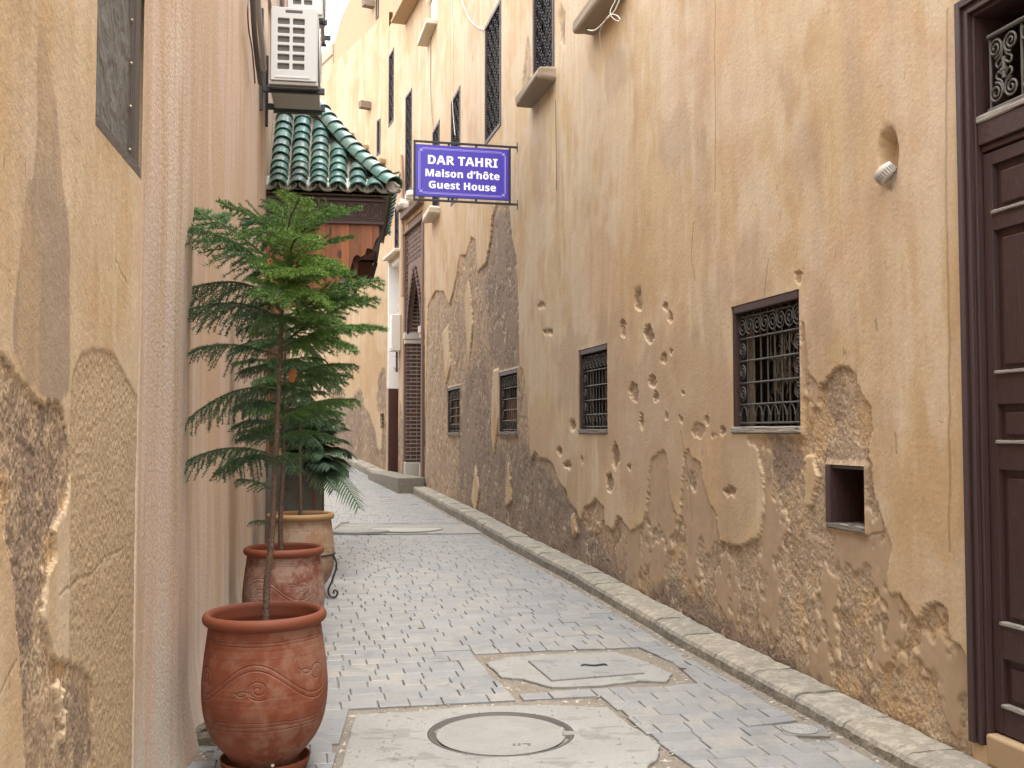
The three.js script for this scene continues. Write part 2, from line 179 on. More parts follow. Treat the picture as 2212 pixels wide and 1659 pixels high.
const winR = []; const Wd = (d0, d1, y0, y1, dd) => { const r = [aR(d1), aR(d0), y0, y1, dd]; winR.push(r); return r; };
const lowerWins = [Wd(6.25, 7.18, 1.585, 2.465, 0.17), Wd(9.81, 10.72, 1.575, 2.44, 0.17), Wd(13.38, 14.46, 1.55, 2.42, 0.17), Wd(17.4, 18.62, 1.535, 2.38, 0.17)];
const upperWins = [Wd(9.25, 10.15, 5.7, 7.6, 0.14), Wd(11.6, 12.55, 5.72, 7.9, 0.14), Wd(14.3, 15.38, 5.88, 7.7, 0.14), Wd(17.4, 18.28, 5.6, 7.5, 0.14), Wd(19.53, 20.37, 5.88, 7.56, 0.14)];
const hatchHole = (() => { const r = rectPx(FR, 1784, 1867, 1005, 1146); r.push(0.95); winR.push(r); return r; })();
const doorA1 = on(FR, 2083, 700).x, doorHole = [doorA1, doorA1 + 1.5, 0.2, 3.6, 0.2]; winR.push(doorHole);
const whiteWin = rectPx(FR, 925, 943, -60, 66); whiteWin.push(0.14); winR.push(whiteWin);
const edges = (i) => winR.flatMap((h) => [h[i], h[i + 1]]);
const rightHouse = house('plastered_house', FR, 'long ochre house with flaking plaster, small grilled windows and a brown panelled door');
{
  const tmp = [0, 0, 0, 0, 0], hf = (a, y) => { rightField(a, y, tmp); return tmp[4]; };
  const A0 = aR(10.6), A1 = aR(4.15), U = [A0, A1, -0.35, 6.1];
  const t1 = bake(2048, 2048, A0, A1, -0.35, 6.1, rightField), near = texMat(t1, 0.92, 0.010);
  part('wall', wallGeo(steps(A0, A1, (a) => a > aR(7.6) ? 0.011 : 0.02, edges(0)), steps(-0.35, 6.1, (y) => y < 2.7 ? 0.011 : 0.035, edges(2)), winR, hf, U), near, rightHouse);
  const B0 = aR(21.3), U2 = [B0, A0, -0.35, 9.5], t2 = bake(1280, 1536, B0, A0, -0.35, 9.5, rightField), mid = texMat(t2, 0.92, 0.011);
  part('wall', wallGeo(steps(B0, A0, () => 0.035, edges(0)), steps(-0.35, 9.5, (y) => y < 5 ? 0.02 : 0.05, edges(2)), winR, hf, U2), mid, rightHouse);
  const tp = bake(512, 512, 0, 4, 0, 4, (a, y, o) => paintBase(a, y, o, 200)), plain = texMat(tp, 0.92, 0.01);
  globalThis.__plain = plain;
  part('wall', wallGeo(steps(A1, 9, () => 0.12, edges(0)), steps(-0.35, 6.1, () => 0.12, edges(2)), winR, () => 0, [0, 4, 0, 4]), plain, rightHouse);
  part('wall', wallGeo(steps(A0, 9, () => 0.5, [upperWins[0][0], upperWins[0][1]]), steps(6.1, 7.7, () => 0.5, [7.6]), [upperWins[0]], () => 0, [0, 4, 0, 4]), plain, rightHouse);
  part('wall', wallGeo(steps(B0, A0, () => 0.5, [whiteWin[0], whiteWin[1]]), steps(9.5, 10.6, () => 0.3), [whiteWin], () => 0, [0, 4, 0, 4]), plain, rightHouse);
  part('body', [bx(A0, 9, -0.3, 7.68, -6, -1.6), bx(B0 + 0.01, A0 - 0.001, -0.3, 10.58, -6, -1.6), bx(B0 + 0.005, A0, 10.45, 10.6, -1.6, -0.02), bx(A0 + 0.001, 8.99, 7.6, 7.7, -1.6, -0.02), bx(A0 - 0.05, A0, 7.71, 10.44, -1.6, -0.004), bx(8.9, 9, -0.25, 7.59, -1.59, -0.02), bx(B0 + 0.01, B0 + 0.06, -0.25, 10.44, -1.59, -0.25), bx(B0 + 0.01, 9, -0.32, -0.26, -1.6, -0.02)], std(0.4, 0.28, 0.17, 0.95), rightHouse);
}
const plain = globalThis.__plain;
// ---------- joinery and ironwork ----------
const woodBrown = texMat(bake(512, 512, 0, 1, 0, 1, (u, v, o) => { const g = fb(u * 40 + fb(u * 3, v * 2, 2) * 3, v * 3, 4), w = ss(0.62, 0.75, fb(u * 60, v * 9 + 4, 3)), sc = vn(u * 140, v * 60) > 0.955 ? 1 : 0; const k = lerp(0.75, 1.25, g); o[0] = lerp(0.042 * k, 0.15, w * 0.12 + sc * 0.5); o[1] = lerp(0.0175 * k, 0.1, w * 0.12 + sc * 0.5); o[2] = lerp(0.0165 * k, 0.08, w * 0.12 + sc * 0.5); o[3] = 0.5 + (g - 0.5) * 0.8 - w * 0.1; }), 0.55, 0.002);
const woodWorn = texMat(bake(256, 256, 0, 1, 0, 1, (u, v, o) => { const g = fb(u * 7, v * 36, 4), w = ss(0.42, 0.58, fb(u * 9, v * 20 + 4, 3)); o[0] = lerp(0.10, 0.42, w) * lerp(0.8, 1.2, g); o[1] = lerp(0.07, 0.385, w) * lerp(0.8, 1.2, g); o[2] = lerp(0.06, 0.33, w) * lerp(0.8, 1.2, g); o[3] = g; }), 0.8, 0.003);
const woodGrey = texMat({ map: woodWorn.map, bump: woodWorn.bumpMap }, 0.85, 0.003, { color: RGB(0.55, 0.52, 0.5) });
const iron = std(0.085, 0.08, 0.072, 0.55, { metalness: 0.35 }), ironDark = std(0.03, 0.031, 0.035, 0.5, { metalness: 0.4 }), darkRoomM = std(0.085, 0.072, 0.062, 0.8), twig = std(0.16, 0.12, 0.08, 0.9), stoneSill = std(0.3, 0.235, 0.17, 0.95), whitePaint = std(0.8, 0.8, 0.79, 0.8);
function spiral(cx, cy, r, turns, dir, z, start = 0, thick = 0.005) { const p = []; const n = Math.ceil(turns * 9); for (let i = 0; i <= n; i++) { const t = i / n, an = start + dir * t * turns * 6.283, q = r * (1 - t * 0.85); p.push(V(cx + Math.cos(an) * q, cy + Math.sin(an) * q, z)); } return tube(p, thick, n * 2, 4); }
function lowGrille(w, h, seed) {
  const L = [], z = 0, hb = [0.02, h * 0.19, h * 0.38, h * 0.575, h * 0.775, h - 0.025], nv = 9, r = rng(seed);
  for (const y of hb) L.push(rod(V(0, y, z), V(w, y, z), 0.007));
  for (let i = 1; i < nv; i++) L.push(rod(V(w * i / nv, 0, z - 0.01), V(w * i / nv, h, z - 0.01), 0.0065));
  const cw = w / 8; for (let i = 0; i < 8; i++) { L.push(spiral(cw * (i + 0.5), h * 0.885, h * 0.092, 2.2, i % 2 ? 1 : -1, z + 0.008, 1.57, 0.0055)); }
  for (let k = 0; k < 3; k++) for (const x of [cw * 0.5, w - cw * 0.5]) { L.push(spiral(x, h * (0.29 + 0.193 * k), cw * 0.46, 2.2, x < w / 2 ? 1 : -1, z + 0.008, -1.57, 0.0055)); }
  for (let i = 0; i < 8; i++) { const x = cw * (i + 0.5); L.push(tube([V(x - cw * 0.5, 0.02, z), V(x - cw * 0.36, h * 0.13, z), V(x, h * 0.18, z), V(x + cw * 0.36, h * 0.13, z), V(x + cw * 0.5, 0.02, z)], 0.0055, 14, 4)); L.push(rod(V(x - cw * 0.5, h * 0.09, z), V(x - cw * 0.5, h * 0.12, z), 0.013)); }
  return L;
}
function twigs(w, h, seed, n) { const r = rng(seed), L = []; for (let i = 0; i < n; i++) { const x = w * (0.3 + 0.66 * Math.sqrt(r())), y0 = h * (0.1 + 0.5 * r()), p = []; for (let k = 0; k < 6; k++) p.push(V(clamp(x + (r() - 0.5) * 0.1 + (r() - 0.5) * 0.02 * k, 0.01, w - 0.01), clamp(y0 + k * (0.025 + 0.05 * r()), 0, h * 0.8), -0.02 - r() * 0.025)); L.push(tube(p, 0.0012 + r() * 0.0012, 12, 3)); } return L; }
lowerWins.forEach(([a0, a1, y0, y1], i) => {
  const w = a1 - a0, h = y1 - y0, win = new THREE.Group(); win.name = 'window'; win.position.set(a0, y0, 0); rightHouse.add(win);
  const fw = 0.045; win.userData.label = ['small grilled window nearest the brown door', 'small grilled window beneath the roped sill', 'small grilled window in the flaked plaster with a brick showing behind its bars', 'small grilled window beside the brick archway'][i];
  part('frame', [bx(0.002, fw, 0.05, h - 0.002, -0.10, -0.012, 0.006), bx(w - fw * 0.5, w - 0.002, 0.05, h - 0.002, -0.10, -0.006, 0.006), bx(fw + 0.001, w - fw * 0.5 - 0.001, h - fw - 0.01, h - 0.002, -0.10, -0.004, 0.006)], woodBrown, win);
  part('sill', rough(bx(0.002, w - 0.002, 0.002, 0.048, -0.15, 0.01, 0.008), 0.004, 20, i), i ? woodGrey : woodWorn, win);
  const g = part('grille', lowGrille(w - 1.5 * fw - 0.01, h - fw - 0.065, i), iron, win, V(fw + 0.005, 0.052, -0.045));
  part('wire_netting', twigs(w - 1.5 * fw - 0.01, h - fw - 0.07, i + 5, i ? 14 : 42), twig, win, V(fw + 0.005, 0.055, -0.035));
  if (i === 2) part('loose_brick', rough(bx(w * 0.15, w * 0.5, 0.08, h * 0.58, -0.15, -0.11, 0.01), 0.006, 12), std(0.34, 0.17, 0.1, 0.9), win);
  if (i === 3) part('loose_brick', rough(bx(w * 0.1, w * 0.3, 0.1, h * 0.7, -0.15, -0.11, 0.01), 0.006, 12), std(0.36, 0.22, 0.14, 0.9), win);
});
function curlGrille(w, h, seed) { const L = [], nx = Math.max(3, Math.round(w / 0.13)), ny = Math.round(h / 0.13), r = rng(seed); for (let i = 0; i <= nx; i++) L.push(rod(V(w * i / nx, 0, -0.008), V(w * i / nx, h, -0.008), 0.006, 4)); for (let j = 0; j <= ny; j += 2) L.push(rod(V(0, h * j / ny, -0.008), V(w, h * j / ny, -0.008), 0.006, 4));
  const sx = w / nx, sy = h / ny; for (let i = 0; i < nx; i++) for (let j = 0; j < ny; j++) { const x = sx * (i + 0.5), y = sy * (j + 0.5), f = (i + j) % 2 ? 1 : -1, k = 0.42; L.push(tube([V(x - f * sx * 0.1, y + sy * 0.2, 0.006), V(x + f * sx * k * 0.6, y + sy * 0.4, 0.006), V(x + f * sx * k, y + sy * 0.1, 0.006), V(x, y, 0.006), V(x - f * sx * k, y - sy * 0.1, 0.006), V(x - f * sx * k * 0.6, y - sy * 0.4, 0.006), V(x + f * sx * 0.1, y - sy * 0.2, 0.006)], 0.0075, 10, 4)); } return L; }
function grilledWindow(parent, [a0, a1, y0, y1], label, sill, seed) {
  const w = a1 - a0, h = y1 - y0, win = new THREE.Group(); win.name = 'window'; win.position.set(a0, y0, 0); win.userData.label = label; parent.add(win); const fw = 0.06;
  part('frame', [bx(0.002, fw, 0.002, h - 0.002, -0.10, 0.012, 0.006), bx(w - fw, w - 0.002, 0.002, h - 0.002, -0.10, 0.012, 0.006), bx(fw + 0.001, w - fw - 0.001, h - fw, h - 0.002, -0.10, 0.012, 0.006), bx(fw + 0.001, w - fw - 0.001, 0.002, fw, -0.10, 0.012, 0.006)], woodBrown, win);
  part('grille', curlGrille(w - 2 * fw, h - 2 * fw, seed), ironDark, win, V(fw, fw, -0.02));
  part('shutter', bx(0.004, w - 0.004, 0.004, h - 0.004, -0.135, -0.12), darkRoomM, win);  // dark panel paints in the shade of the room behind the grille
  if (sill) { const g = new RoundedBoxGeometry(w + 0.12, 0.15, 0.26, 4, 0.05); part('sill', rough(clean(g), 0.03, 9, seed), sill, win, V(w / 2, -0.07, 0.08)); }
  return win;
}
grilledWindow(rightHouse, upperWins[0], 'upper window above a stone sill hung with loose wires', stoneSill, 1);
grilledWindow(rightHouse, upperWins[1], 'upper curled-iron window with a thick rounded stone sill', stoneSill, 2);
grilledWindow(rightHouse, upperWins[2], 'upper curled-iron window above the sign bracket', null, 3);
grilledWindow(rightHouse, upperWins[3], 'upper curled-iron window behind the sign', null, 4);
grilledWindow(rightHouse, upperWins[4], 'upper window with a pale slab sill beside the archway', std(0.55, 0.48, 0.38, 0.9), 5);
{ const [a0, a1, y0, y1] = whiteWin, win = new THREE.Group(); win.name = 'window'; win.position.set(a0, y0, 0); win.userData.label = 'high window with a white shutter'; rightHouse.add(win); const w = a1 - a0, h = y1 - y0; part('shutter', bx(0.003, w - 0.003, 0.003, h - 0.003, -0.13, -0.06), whitePaint, win); part('sill', bx(-0.08, w + 0.08, -0.1, -0.002, -0.01, 0.22, 0.02), std(0.55, 0.48, 0.38, 0.9), win); }
{ // open square hole low in the wall, lined with boards
  const [a0, a1, y0, y1] = hatchHole, win = new THREE.Group(); win.name = 'wall_hatch'; win.position.set(a0, y0, 0); win.userData.label = 'open square hole lined with dark boards'; rightHouse.add(win); const w = a1 - a0, h = y1 - y0;
  part('lining', [rough(bx(0.002, 0.05, 0.03, h - 0.002, -0.5, 0.006, 0.004), 0.003, 14), bx(0.05, w - 0.002, h - 0.02, h - 0.002, -0.5, -0.006)], woodBrown, win);
  part('sill', rough(bx(0.002, w - 0.002, 0.002, 0.03, -0.5, 0.006, 0.004), 0.005, 12), woodGrey, win);
  part('backing', rough(bx(0.004, w - 0.004, 0.01, h - 0.01, -0.96, -0.9), 0.02, 8), std(0.38, 0.28, 0.18, 0.95), win);
}
{ // panelled door, mostly beyond the right edge of the view
  const door = new THREE.Group(); door.name = 'door'; door.position.set(doorHole[0], 0, 0); door.userData.label = 'dark brown panelled door with an iron grille above'; rightHouse.add(door);
  const W = 1.5, y0 = 0.2, y1 = 3.6;
  const fr = []; for (const [x0, x1, z] of [[0.002, 0.04, 0.025], [0.04, 0.06, 0.01], [0.06, 0.082, 0.016], [0.082, 0.1, -0.005]]) { fr.push(bx(x0, x1 - 0.001, y0, y1 - x0, -0.19, z, 0.004), bx(W - x1 + 0.001, W - x0, y0, y1 - x0, -0.19, z, 0.004), bx(x1, W - x1, y1 - x1 + 0.001, y1 - x0, -0.19, z + 0.001, 0.004)); }
  part('frame', fr, woodBrown, door);
  part('transom_bar', [bx(0.1, W - 0.1, 2.9, 3.0, -0.17, -0.012, 0.006), bx(0.1, W - 0.1, 2.87, 2.899, -0.17, -0.03, 0.006)], woodBrown, door);
  part('transom_sill', bx(0.1, W - 0.1, 3.001, 3.035, -0.17, -0.004, 0.006), woodWorn, door);
  { const w = W - 0.29, h = 0.34, L = []; const n = 6; L.push(rod(V(0, 0, 0), V(w, 0, 0), 0.011), rod(V(0, h, 0), V(w, h, 0), 0.011)); for (let i = 0; i <= n; i++) L.push(rod(V(w * i / n, 0, -0.012), V(w * i / n, h, -0.012), 0.008));
    for (let i = 0; i < n; i++) { const x = w * (i + 0.5) / n, q = w / n; for (const f of [-1, 1]) { L.push(spiral(x + f * q * 0.25, h * 0.2, q * 0.23, 2, f, 0.004, 1.57, 0.0065), spiral(x + f * q * 0.25, h * 0.8, q * 0.23, 2, -f, 0.004, -1.57, 0.0065)); L.push(tube([V(x, h * 0.16, 0), V(x + f * q * 0.08, h * 0.33, 0), V(x + f * q * 0.25, h * 0.40, 0), V(x + f * q * 0.2, h * 0.47, 0), V(x, h * 0.4, 0)], 0.0065, 12, 4), tube([V(x, h * 0.84, 0), V(x + f * q * 0.08, h * 0.67, 0), V(x + f * q * 0.25, h * 0.60, 0), V(x + f * q * 0.2, h * 0.53, 0), V(x, h * 0.6, 0)], 0.0065, 12, 4)); } L.push(rod(V(x, h * 0.36, 0), V(x, h * 0.64, 0), 0.011), rod(V(x - 0.016, h * 0.47, 0), V(x + 0.016, h * 0.47, 0), 0.012)); }
    part('transom_grille', L, std(0.12, 0.115, 0.10, 0.6, { metalness: 0.3 }), door, V(0.145, 3.05, -0.045)); }
  const lx0 = 0.102, lw = (W - 0.204) / 2;
  for (const k of [0, 1]) { const at = V(lx0 + k * lw, 0, -0.035);
    const P = [[2.58, 2.8], [1.86, 2.5], [1.55, 1.72], [0.75, 1.43], [0.39, 0.6]], st = 0.06; const L = [bx(0.002, st, 0.27, 2.86, -0.04, 0, 0.004), bx(lw - st, lw - 0.002, 0.27, 2.86, -0.04, 0, 0.004)], ys = [0.27, ...P.slice().reverse().flat(), 2.86];
    for (let i = 0; i < ys.length; i += 2) L.push(bx(st + 0.0005, lw - st - 0.0005, ys[i], ys[i + 1], -0.04, -0.001, 0.004)); part('door_leaf', L, woodBrown, door, at);
    for (const [b, t] of P) { part('panel', [bx(st, lw - st, b, t, -0.04, -0.028), bx(st + 0.035, lw - st - 0.035, b + 0.035, t - 0.035, -0.03, -0.014, 0.01)], woodBrown, door, at); part('ledge', bx(st, lw - st, b - 0.004, b + 0.012, -0.03, 0.012, 0.004), woodWorn, door, at); } }
  part('threshold', rough(bx(0.1, W - 0.1, 0.12, 0.262, -0.19, 0.012, 0.012), 0.006, 9), std(0.36, 0.25, 0.14, 0.9), door);
}
// ---------- house with the brick archway, then the far houses where the lane bends ----------
function farField(seed, mask) { return (a, y, o) => { paintBase(a, y, o, seed); const q = ss(0.44, 0.62, fb(a * 5 + seed, y * 0.35, 4)); for (let c = 0; c < 3; c++) o[c] = lerp(o[c], lerp(OCH2[c], ROSE[c], 0.5), q * 0.5); if (mask) { const m = mask.at(a, y); flaked(a, y, o, m, 0.42 + 0.3 * fb(a * 2 + seed, y, 2), seed); } }; }
const archHouse = house('arched_house', FB, 'ochre house with a tall brick archway and a white scalloped doorway');
{
  const A0 = on(FB, 835, 800).x, A1 = 0, maskB = new Raster(A0 - 0.2, 0.2, -0.5, 10, 0.03);
  maskB.poly(FB, [[917, 640], [925, 620], [930, 1200], [905, 1200], [912, 900]]); maskB.poly(FB, [[858, 1000], [864, 860], [872, 940], [872, 1100], [850, 1100]]); maskB.done(2);
  const fld = farField(300, maskB), tmp = [0, 0, 0, 0, 0], t = bake(768, 1536, A0, A1, -0.2, 11.6, fld), mat = texMat(t, 0.92, 0.012);
  const arch = [on(FB, 911, 900).x, on(FB, 876, 900).x].sort((p, q) => p - q), yS = on(FB, 893, 1003).y, yT = on(FB, 893, 470).y;
  const portal = [arch[0] - 0.02, arch[1] + 0.02, 0.1, yT, 0.55];
  const nich = rectPx(FB, 838, 861, 560, 1000); nich[2] = 0.3; nich.push(0.5);
  const b1 = rectPx(FB, 876, 890, 200, 415), b2 = rectPx(FB, 840, 851, 112, 268), b3 = rectPx(FB, 853, 862, 445, 540); [b1, b2, b3].forEach((b) => b.push(0.14));
  const holes = [portal, nich, b1, b2, b3];
  part('wall', wallGeo(steps(A0, A1, () => 0.045, holes.flatMap((h) => [h[0], h[1]])), steps(-0.2, 11.6, () => 0.06, holes.flatMap((h) => [h[2], h[3]])), holes, (a, y) => { fld(a, y, tmp); return tmp[4]; }, [A0, A1, -0.2, 11.6]), mat, archHouse);
  part('body', [bx(A0 + 0.02, A1 - 0.02, -0.2, 11.55, -5, -0.62)], std(0.34, 0.235, 0.14, 0.95), archHouse);
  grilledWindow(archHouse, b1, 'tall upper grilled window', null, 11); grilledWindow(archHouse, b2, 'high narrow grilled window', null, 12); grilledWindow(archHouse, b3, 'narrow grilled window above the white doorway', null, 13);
  // brick archway: every brick of the two jambs and of the face is its own piece
  const brickM = [std(0.08, 0.04, 0.034, 0.8), std(0.105, 0.056, 0.042, 0.8), std(0.06, 0.034, 0.031, 0.8), std(0.095, 0.046, 0.035, 0.8)], mortar = std(0.44, 0.37, 0.29, 0.95), faceM = std(0.2, 0.13, 0.09, 0.9);
  const ark = new THREE.Group(); ark.name = 'brick_archway'; ark.userData.label = 'pointed archway of dark bricks with pale joints'; archHouse.add(ark);
  const x0 = portal[0], x1 = portal[1], H = 0.086, r = rng(4), spring = on(FB, 893, 715).y, apex = on(FB, 893, 590).y, bw = x1 - x0, ySt = yS;
  part('mortar', [bx(x0 + 0.002, x0 + 0.10, 0.2, yT - 0.02, -0.54, -0.012), bx(x1 - 0.10, x1 - 0.002, 0.2, yT - 0.02, -0.54, -0.012)], mortar, ark);
  const bg = clean(new RoundedBoxGeometry(0.26, 0.062, 0.1, 1, 0.006)), bg2 = clean(new RoundedBoxGeometry(0.125, 0.062, 0.1, 1, 0.006)), bgEnd = clean(new RoundedBoxGeometry(0.12, 0.062, 0.1, 1, 0.006));
  let k = 0; for (let y = ySt + 0.05; y < yT - 0.08; y += H, k++) for (const side of [0, 1]) {
    const inner = side ? x1 - 0.105 : x0 + 0.105, put = (g, z, rot) => { const m = part('brick', g, brickM[Math.floor(r() * 4)], ark); m.position.set(inner + (side ? 0.046 : -0.046), y, z); m.rotation.y = rot; };
    if (k % 2) { put(bg2, -0.44, Math.PI / 2); put(bg2, -0.31, Math.PI / 2); put(bg2, -0.17, Math.PI / 2); } else { put(bg, -0.37, Math.PI / 2); put(bg2, -0.17, Math.PI / 2); }
    const m = part('brick', bgEnd, brickM[Math.floor(r() * 4)], ark); m.position.set(side ? x1 - 0.055 : x0 + 0.055, y, -0.055 + (k % 2 ? 0.012 : 0));
  }
  { // pointed head: face slab with the arch cut out
    const sh = new THREE.Shape(); const a0 = x0 + 0.11, a1 = x1 - 0.11, mid = (a0 + a1) / 2; sh.moveTo(a0, yT - 0.02); sh.lineTo(a1, yT - 0.02); sh.lineTo(a1, spring); sh.bezierCurveTo(a1 - 0.0, spring + (apex - spring) * 0.5, mid + bw * 0.16, apex - 0.25, mid, apex); sh.bezierCurveTo(mid - bw * 0.16, apex - 0.25, a0, spring + (apex - spring) * 0.5, a0, spring); sh.lineTo(a0, yT - 0.02);
    part('arch_head', new THREE.ExtrudeGeometry(sh, { depth: 0.1, bevelEnabled: false, curveSegments: 12 }), faceM, ark, V(0, 0, -0.12));
    const vb = clean(new RoundedBoxGeometry(0.09, 0.2, 0.05, 1, 0.006));
    for (let i = 0; i < 15; i++) for (const f of [-1, 1]) { const t = i / 14, yy = lerp(spring, apex + 0.05, t), xx = mid + f * (bw * 0.5 - 0.13) * Math.cos(t * 1.45); const m = part('voussoir', vb, brickM[i % 4], ark); m.position.set(xx, yy + 0.04, -0.012); m.rotation.z = f * (0.35 + t * 0.9); }
    for (let j = 0; j < 9; j++) for (let i = 0; i < 4; i++) { const y = apex + 0.32 + j * 0.1; if (y > yT - 0.15) continue; const m = part('brick', bg, brickM[(i + j * 3) % 4], ark); m.position.set(lerp(a0 + 0.12, a1 - 0.12, (i + (j % 2) * 0.3) / 3.6), y, -0.062); }
  }
  const yC = on(FB, 893, 717).y; for (const side of [0, 1]) part('capital', [bx(side ? x1 - 0.16 : x0 - 0.02, side ? x1 + 0.02 : x0 + 0.16, yC - 0.1, yC + 0.05, -0.5, 0.06, 0.015), bx(side ? x1 - 0.14 : x0 - 0.0, side ? x1 + 0.0 : x0 + 0.14, yC - 0.2, yC - 0.1, -0.48, 0.04, 0.015)], std(0.58, 0.53, 0.46, 0.85), ark);
  for (const q of [x0 - 0.02, x1 - 0.13]) part('plinth', rough(bx(q, q + 0.15, 0.2, ySt + 0.02, -0.52, 0.03, 0.02), 0.008, 6), std(0.5, 0.46, 0.4, 0.9), ark);
  part('cornice', [bx(x0 - 0.15, x1 + 0.15, yT + 0.28, yT + 0.45, -0.01, 0.2, 0.02), bx(x0 - 0.1, x1 + 0.1, yT + 0.1, yT + 0.279, -0.01, 0.13, 0.02), bx(x0 - 0.12, x1 + 0.12, yT - 0.25, yT - 0.18, -0.01, 0.06, 0.02), bx(x0 - 0.13, x0 + 0.0, 0.5, yT - 0.25, -0.01, 0.03), bx(x1 + 0.0, x1 + 0.13, 0.5, yT - 0.25, -0.01, 0.03)], std(0.17, 0.105, 0.08, 0.85), ark);
  part('door_panel', bx(x0 + 0.1, x1 - 0.1, 0.3, apex + 0.1, -0.56, -0.5), std(0.055, 0.028, 0.022, 0.5), ark);
  // white recess with a scalloped edge over a brown door
  const nd = new THREE.Group(); nd.name = 'white_doorway'; nd.userData.label = 'white plastered recess with a stepped edge above a brown door'; archHouse.add(nd);
  const [n0, n1, , nT] = nich, yB = on(FB, 848, 838).y;
  part('white_jamb', [bx(n0 + 0.003, n0 + 0.10, yB, nT - 0.003, -0.48, 0.012, 0.01), bx(n0 + 0.1, n1 - 0.003, nT - 0.12, nT - 0.003, -0.48, -0.05, 0.01), bx(n0 + 0.1, n1 - 0.003, yB, nT - 0.12, -0.49, -0.44)], whitePaint, nd);
  const L = []; for (let i = 0; i < 6; i++) L.push(bx(n0 + 0.101, n0 + 0.14 + i * 0.03, yB + 0.5 + i * 0.28, yB + 0.74 + i * 0.28, -0.44, -0.12 - i * 0.02, 0.02)); part('scalloped_edge', L, whitePaint, nd);
  part('door', bx(n0 + 0.003, n1 - 0.003, 0.35, yB - 0.003, -0.48, -0.30, 0.01), std(0.075, 0.026, 0.02, 0.5), nd);
  part('door_edge', bx(n0 + 0.003, n0 + 0.09, 0.35, yB - 0.003, -0.299, -0.005, 0.005), std(0.075, 0.026, 0.02, 0.5), nd);
  part('hood_mould', bx(n0 - 0.05, n1 + 0.12, nT + 0.05, nT + 0.13, -0.01, 0.14, 0.02), std(0.62, 0.55, 0.44, 0.85), nd);
}
{ const p = on(FB, 848, 43, 0.3), q = on(FB, 893, 43, 0.3); part('overhang', [rough(bx(Math.min(p.x, q.x), Math.max(p.x, q.x), p.y, 11.58, 0.004, 0.3, 0.02), 0.01, 3), bx(Math.min(p.x, q.x) - 0.02, Math.max(p.x, q.x) + 0.02, p.y - 0.08, p.y - 0.001, 0.004, 0.34, 0.02)], std(0.40, 0.28, 0.17, 0.95), archHouse); }
const farHouse = house('tall_far_house', FC, 'tall pale ochre house closing the bend of the lane, lower wall badly flaked');
const lowHouse = house('low_far_house', FC, 'lower pale house with a weathered parapet beyond the bend');
{
  const A1 = 0, As = on(FC, 719, 300).x, A0 = -17, maskC = new Raster(A0, 0.3, -0.5, 8, 0.04);
  maskC.poly(FC, [[600, 1200], [640, 900], [700, 870], [722, 850], [735, 835], [748, 880], [770, 848], [780, 838], [786, 880], [800, 900], [812, 940], [820, 1000], [826, 930], [815, 830], [822, 800], [832, 795], [838, 1200]]); maskC.poly(FC, [[812, 860], [822, 815], [834, 830], [834, 900], [820, 900]]); maskC.done(2);
  const fld = farField(500, maskC), tmp = [0, 0, 0, 0, 0], t = bake(1024, 1024, -9, 0, 0, 13.2, fld), mat = texMat(t, 0.92, 0.014), U = [-9, 0, 0, 13.2];
  const c1 = rectPx(FC, 814, 822, 258, 335), c2 = rectPx(FC, 812, 818, -20, 40), vent = rectPx(FC, 821, 829, 893, 925); const holes = [c1, c2, vent].map((h) => [...h, 0.14]);
  part('wall', wallGeo(steps(As, A1, () => 0.06, holes.flatMap((h) => [h[0], h[1]])), steps(0, 12.0, () => 0.07, holes.flatMap((h) => [h[2], h[3]])), holes, (a, y) => { fld(a, y, tmp); return tmp[4]; }, U), mat, farHouse);
  const top = [[As, on(FC, 720, 92).y], [on(FC, 737, 40).x, on(FC, 737, 40).y], [on(FC, 752, 2).x, on(FC, 752, 2).y], [0, 13.6]];
  const sh = new THREE.Shape(); sh.moveTo(As, 11.99); for (const [a, y] of top) sh.lineTo(a, Math.max(12.0, y)); sh.lineTo(0, 11.99);
  part('parapet', rough(clean(new THREE.ExtrudeGeometry(sh, { depth: 0.4, bevelEnabled: false })), 0.02, 2), std(0.42, 0.30, 0.18, 0.95), farHouse, V(0, 0, -0.41));
  part('body', bx(As + 0.02, 0, 0, 11.9, -5, -0.42), std(0.34, 0.235, 0.14, 0.95), farHouse);
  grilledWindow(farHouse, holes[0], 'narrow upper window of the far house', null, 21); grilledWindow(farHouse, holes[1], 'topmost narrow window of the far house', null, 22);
  part('vent_grille', [0, 1, 2, 3].map((i) => bx(vent[0] + 0.01, vent[1] - 0.01, lerp(vent[2], vent[3], i / 4) + 0.01, lerp(vent[2], vent[3], i / 4) + 0.06, -0.1, -0.05)), ironDark, farHouse);
  for (const [x, y] of [[799, 229], [762, 296], [806, 10]]) { const p = on(FC, x, y); part('beam_end', rough(bx(p.x - 0.1, p.x + 0.1, p.y - 0.09, p.y + 0.09, -0.05, 0.28, 0.01), 0.008, 8), std(0.2, 0.15, 0.11, 0.9), farHouse); }
  for (const [x, y] of [[790, 322], [826, 352]]) { const p = on(FC, x, y); part('ledge', rough(bx(p.x - 0.22, p.x + 0.22, p.y - 0.05, p.y + 0.06, 0.0, 0.16, 0.02), 0.02, 6), std(0.36, 0.25, 0.15, 0.95), farHouse); }
  const yL = on(FC, 712, 124).y; part('wall', wallGeo(steps(A0, As, () => 0.25), steps(0, yL, () => 0.2), [], (a, y) => { fld(a, y, tmp); return tmp[4]; }, U), mat, lowHouse);
  part('parapet', rough(bx(A0, As - 0.05, yL, yL + 0.3, -0.4, 0.04, 0.03), 0.06, 2), std(0.45, 0.36, 0.27, 0.95), lowHouse); part('body', bx(A0, As - 0.02, 0, yL - 0.02, -5, -0.3), std(0.34, 0.235, 0.14, 0.95), lowHouse);
}
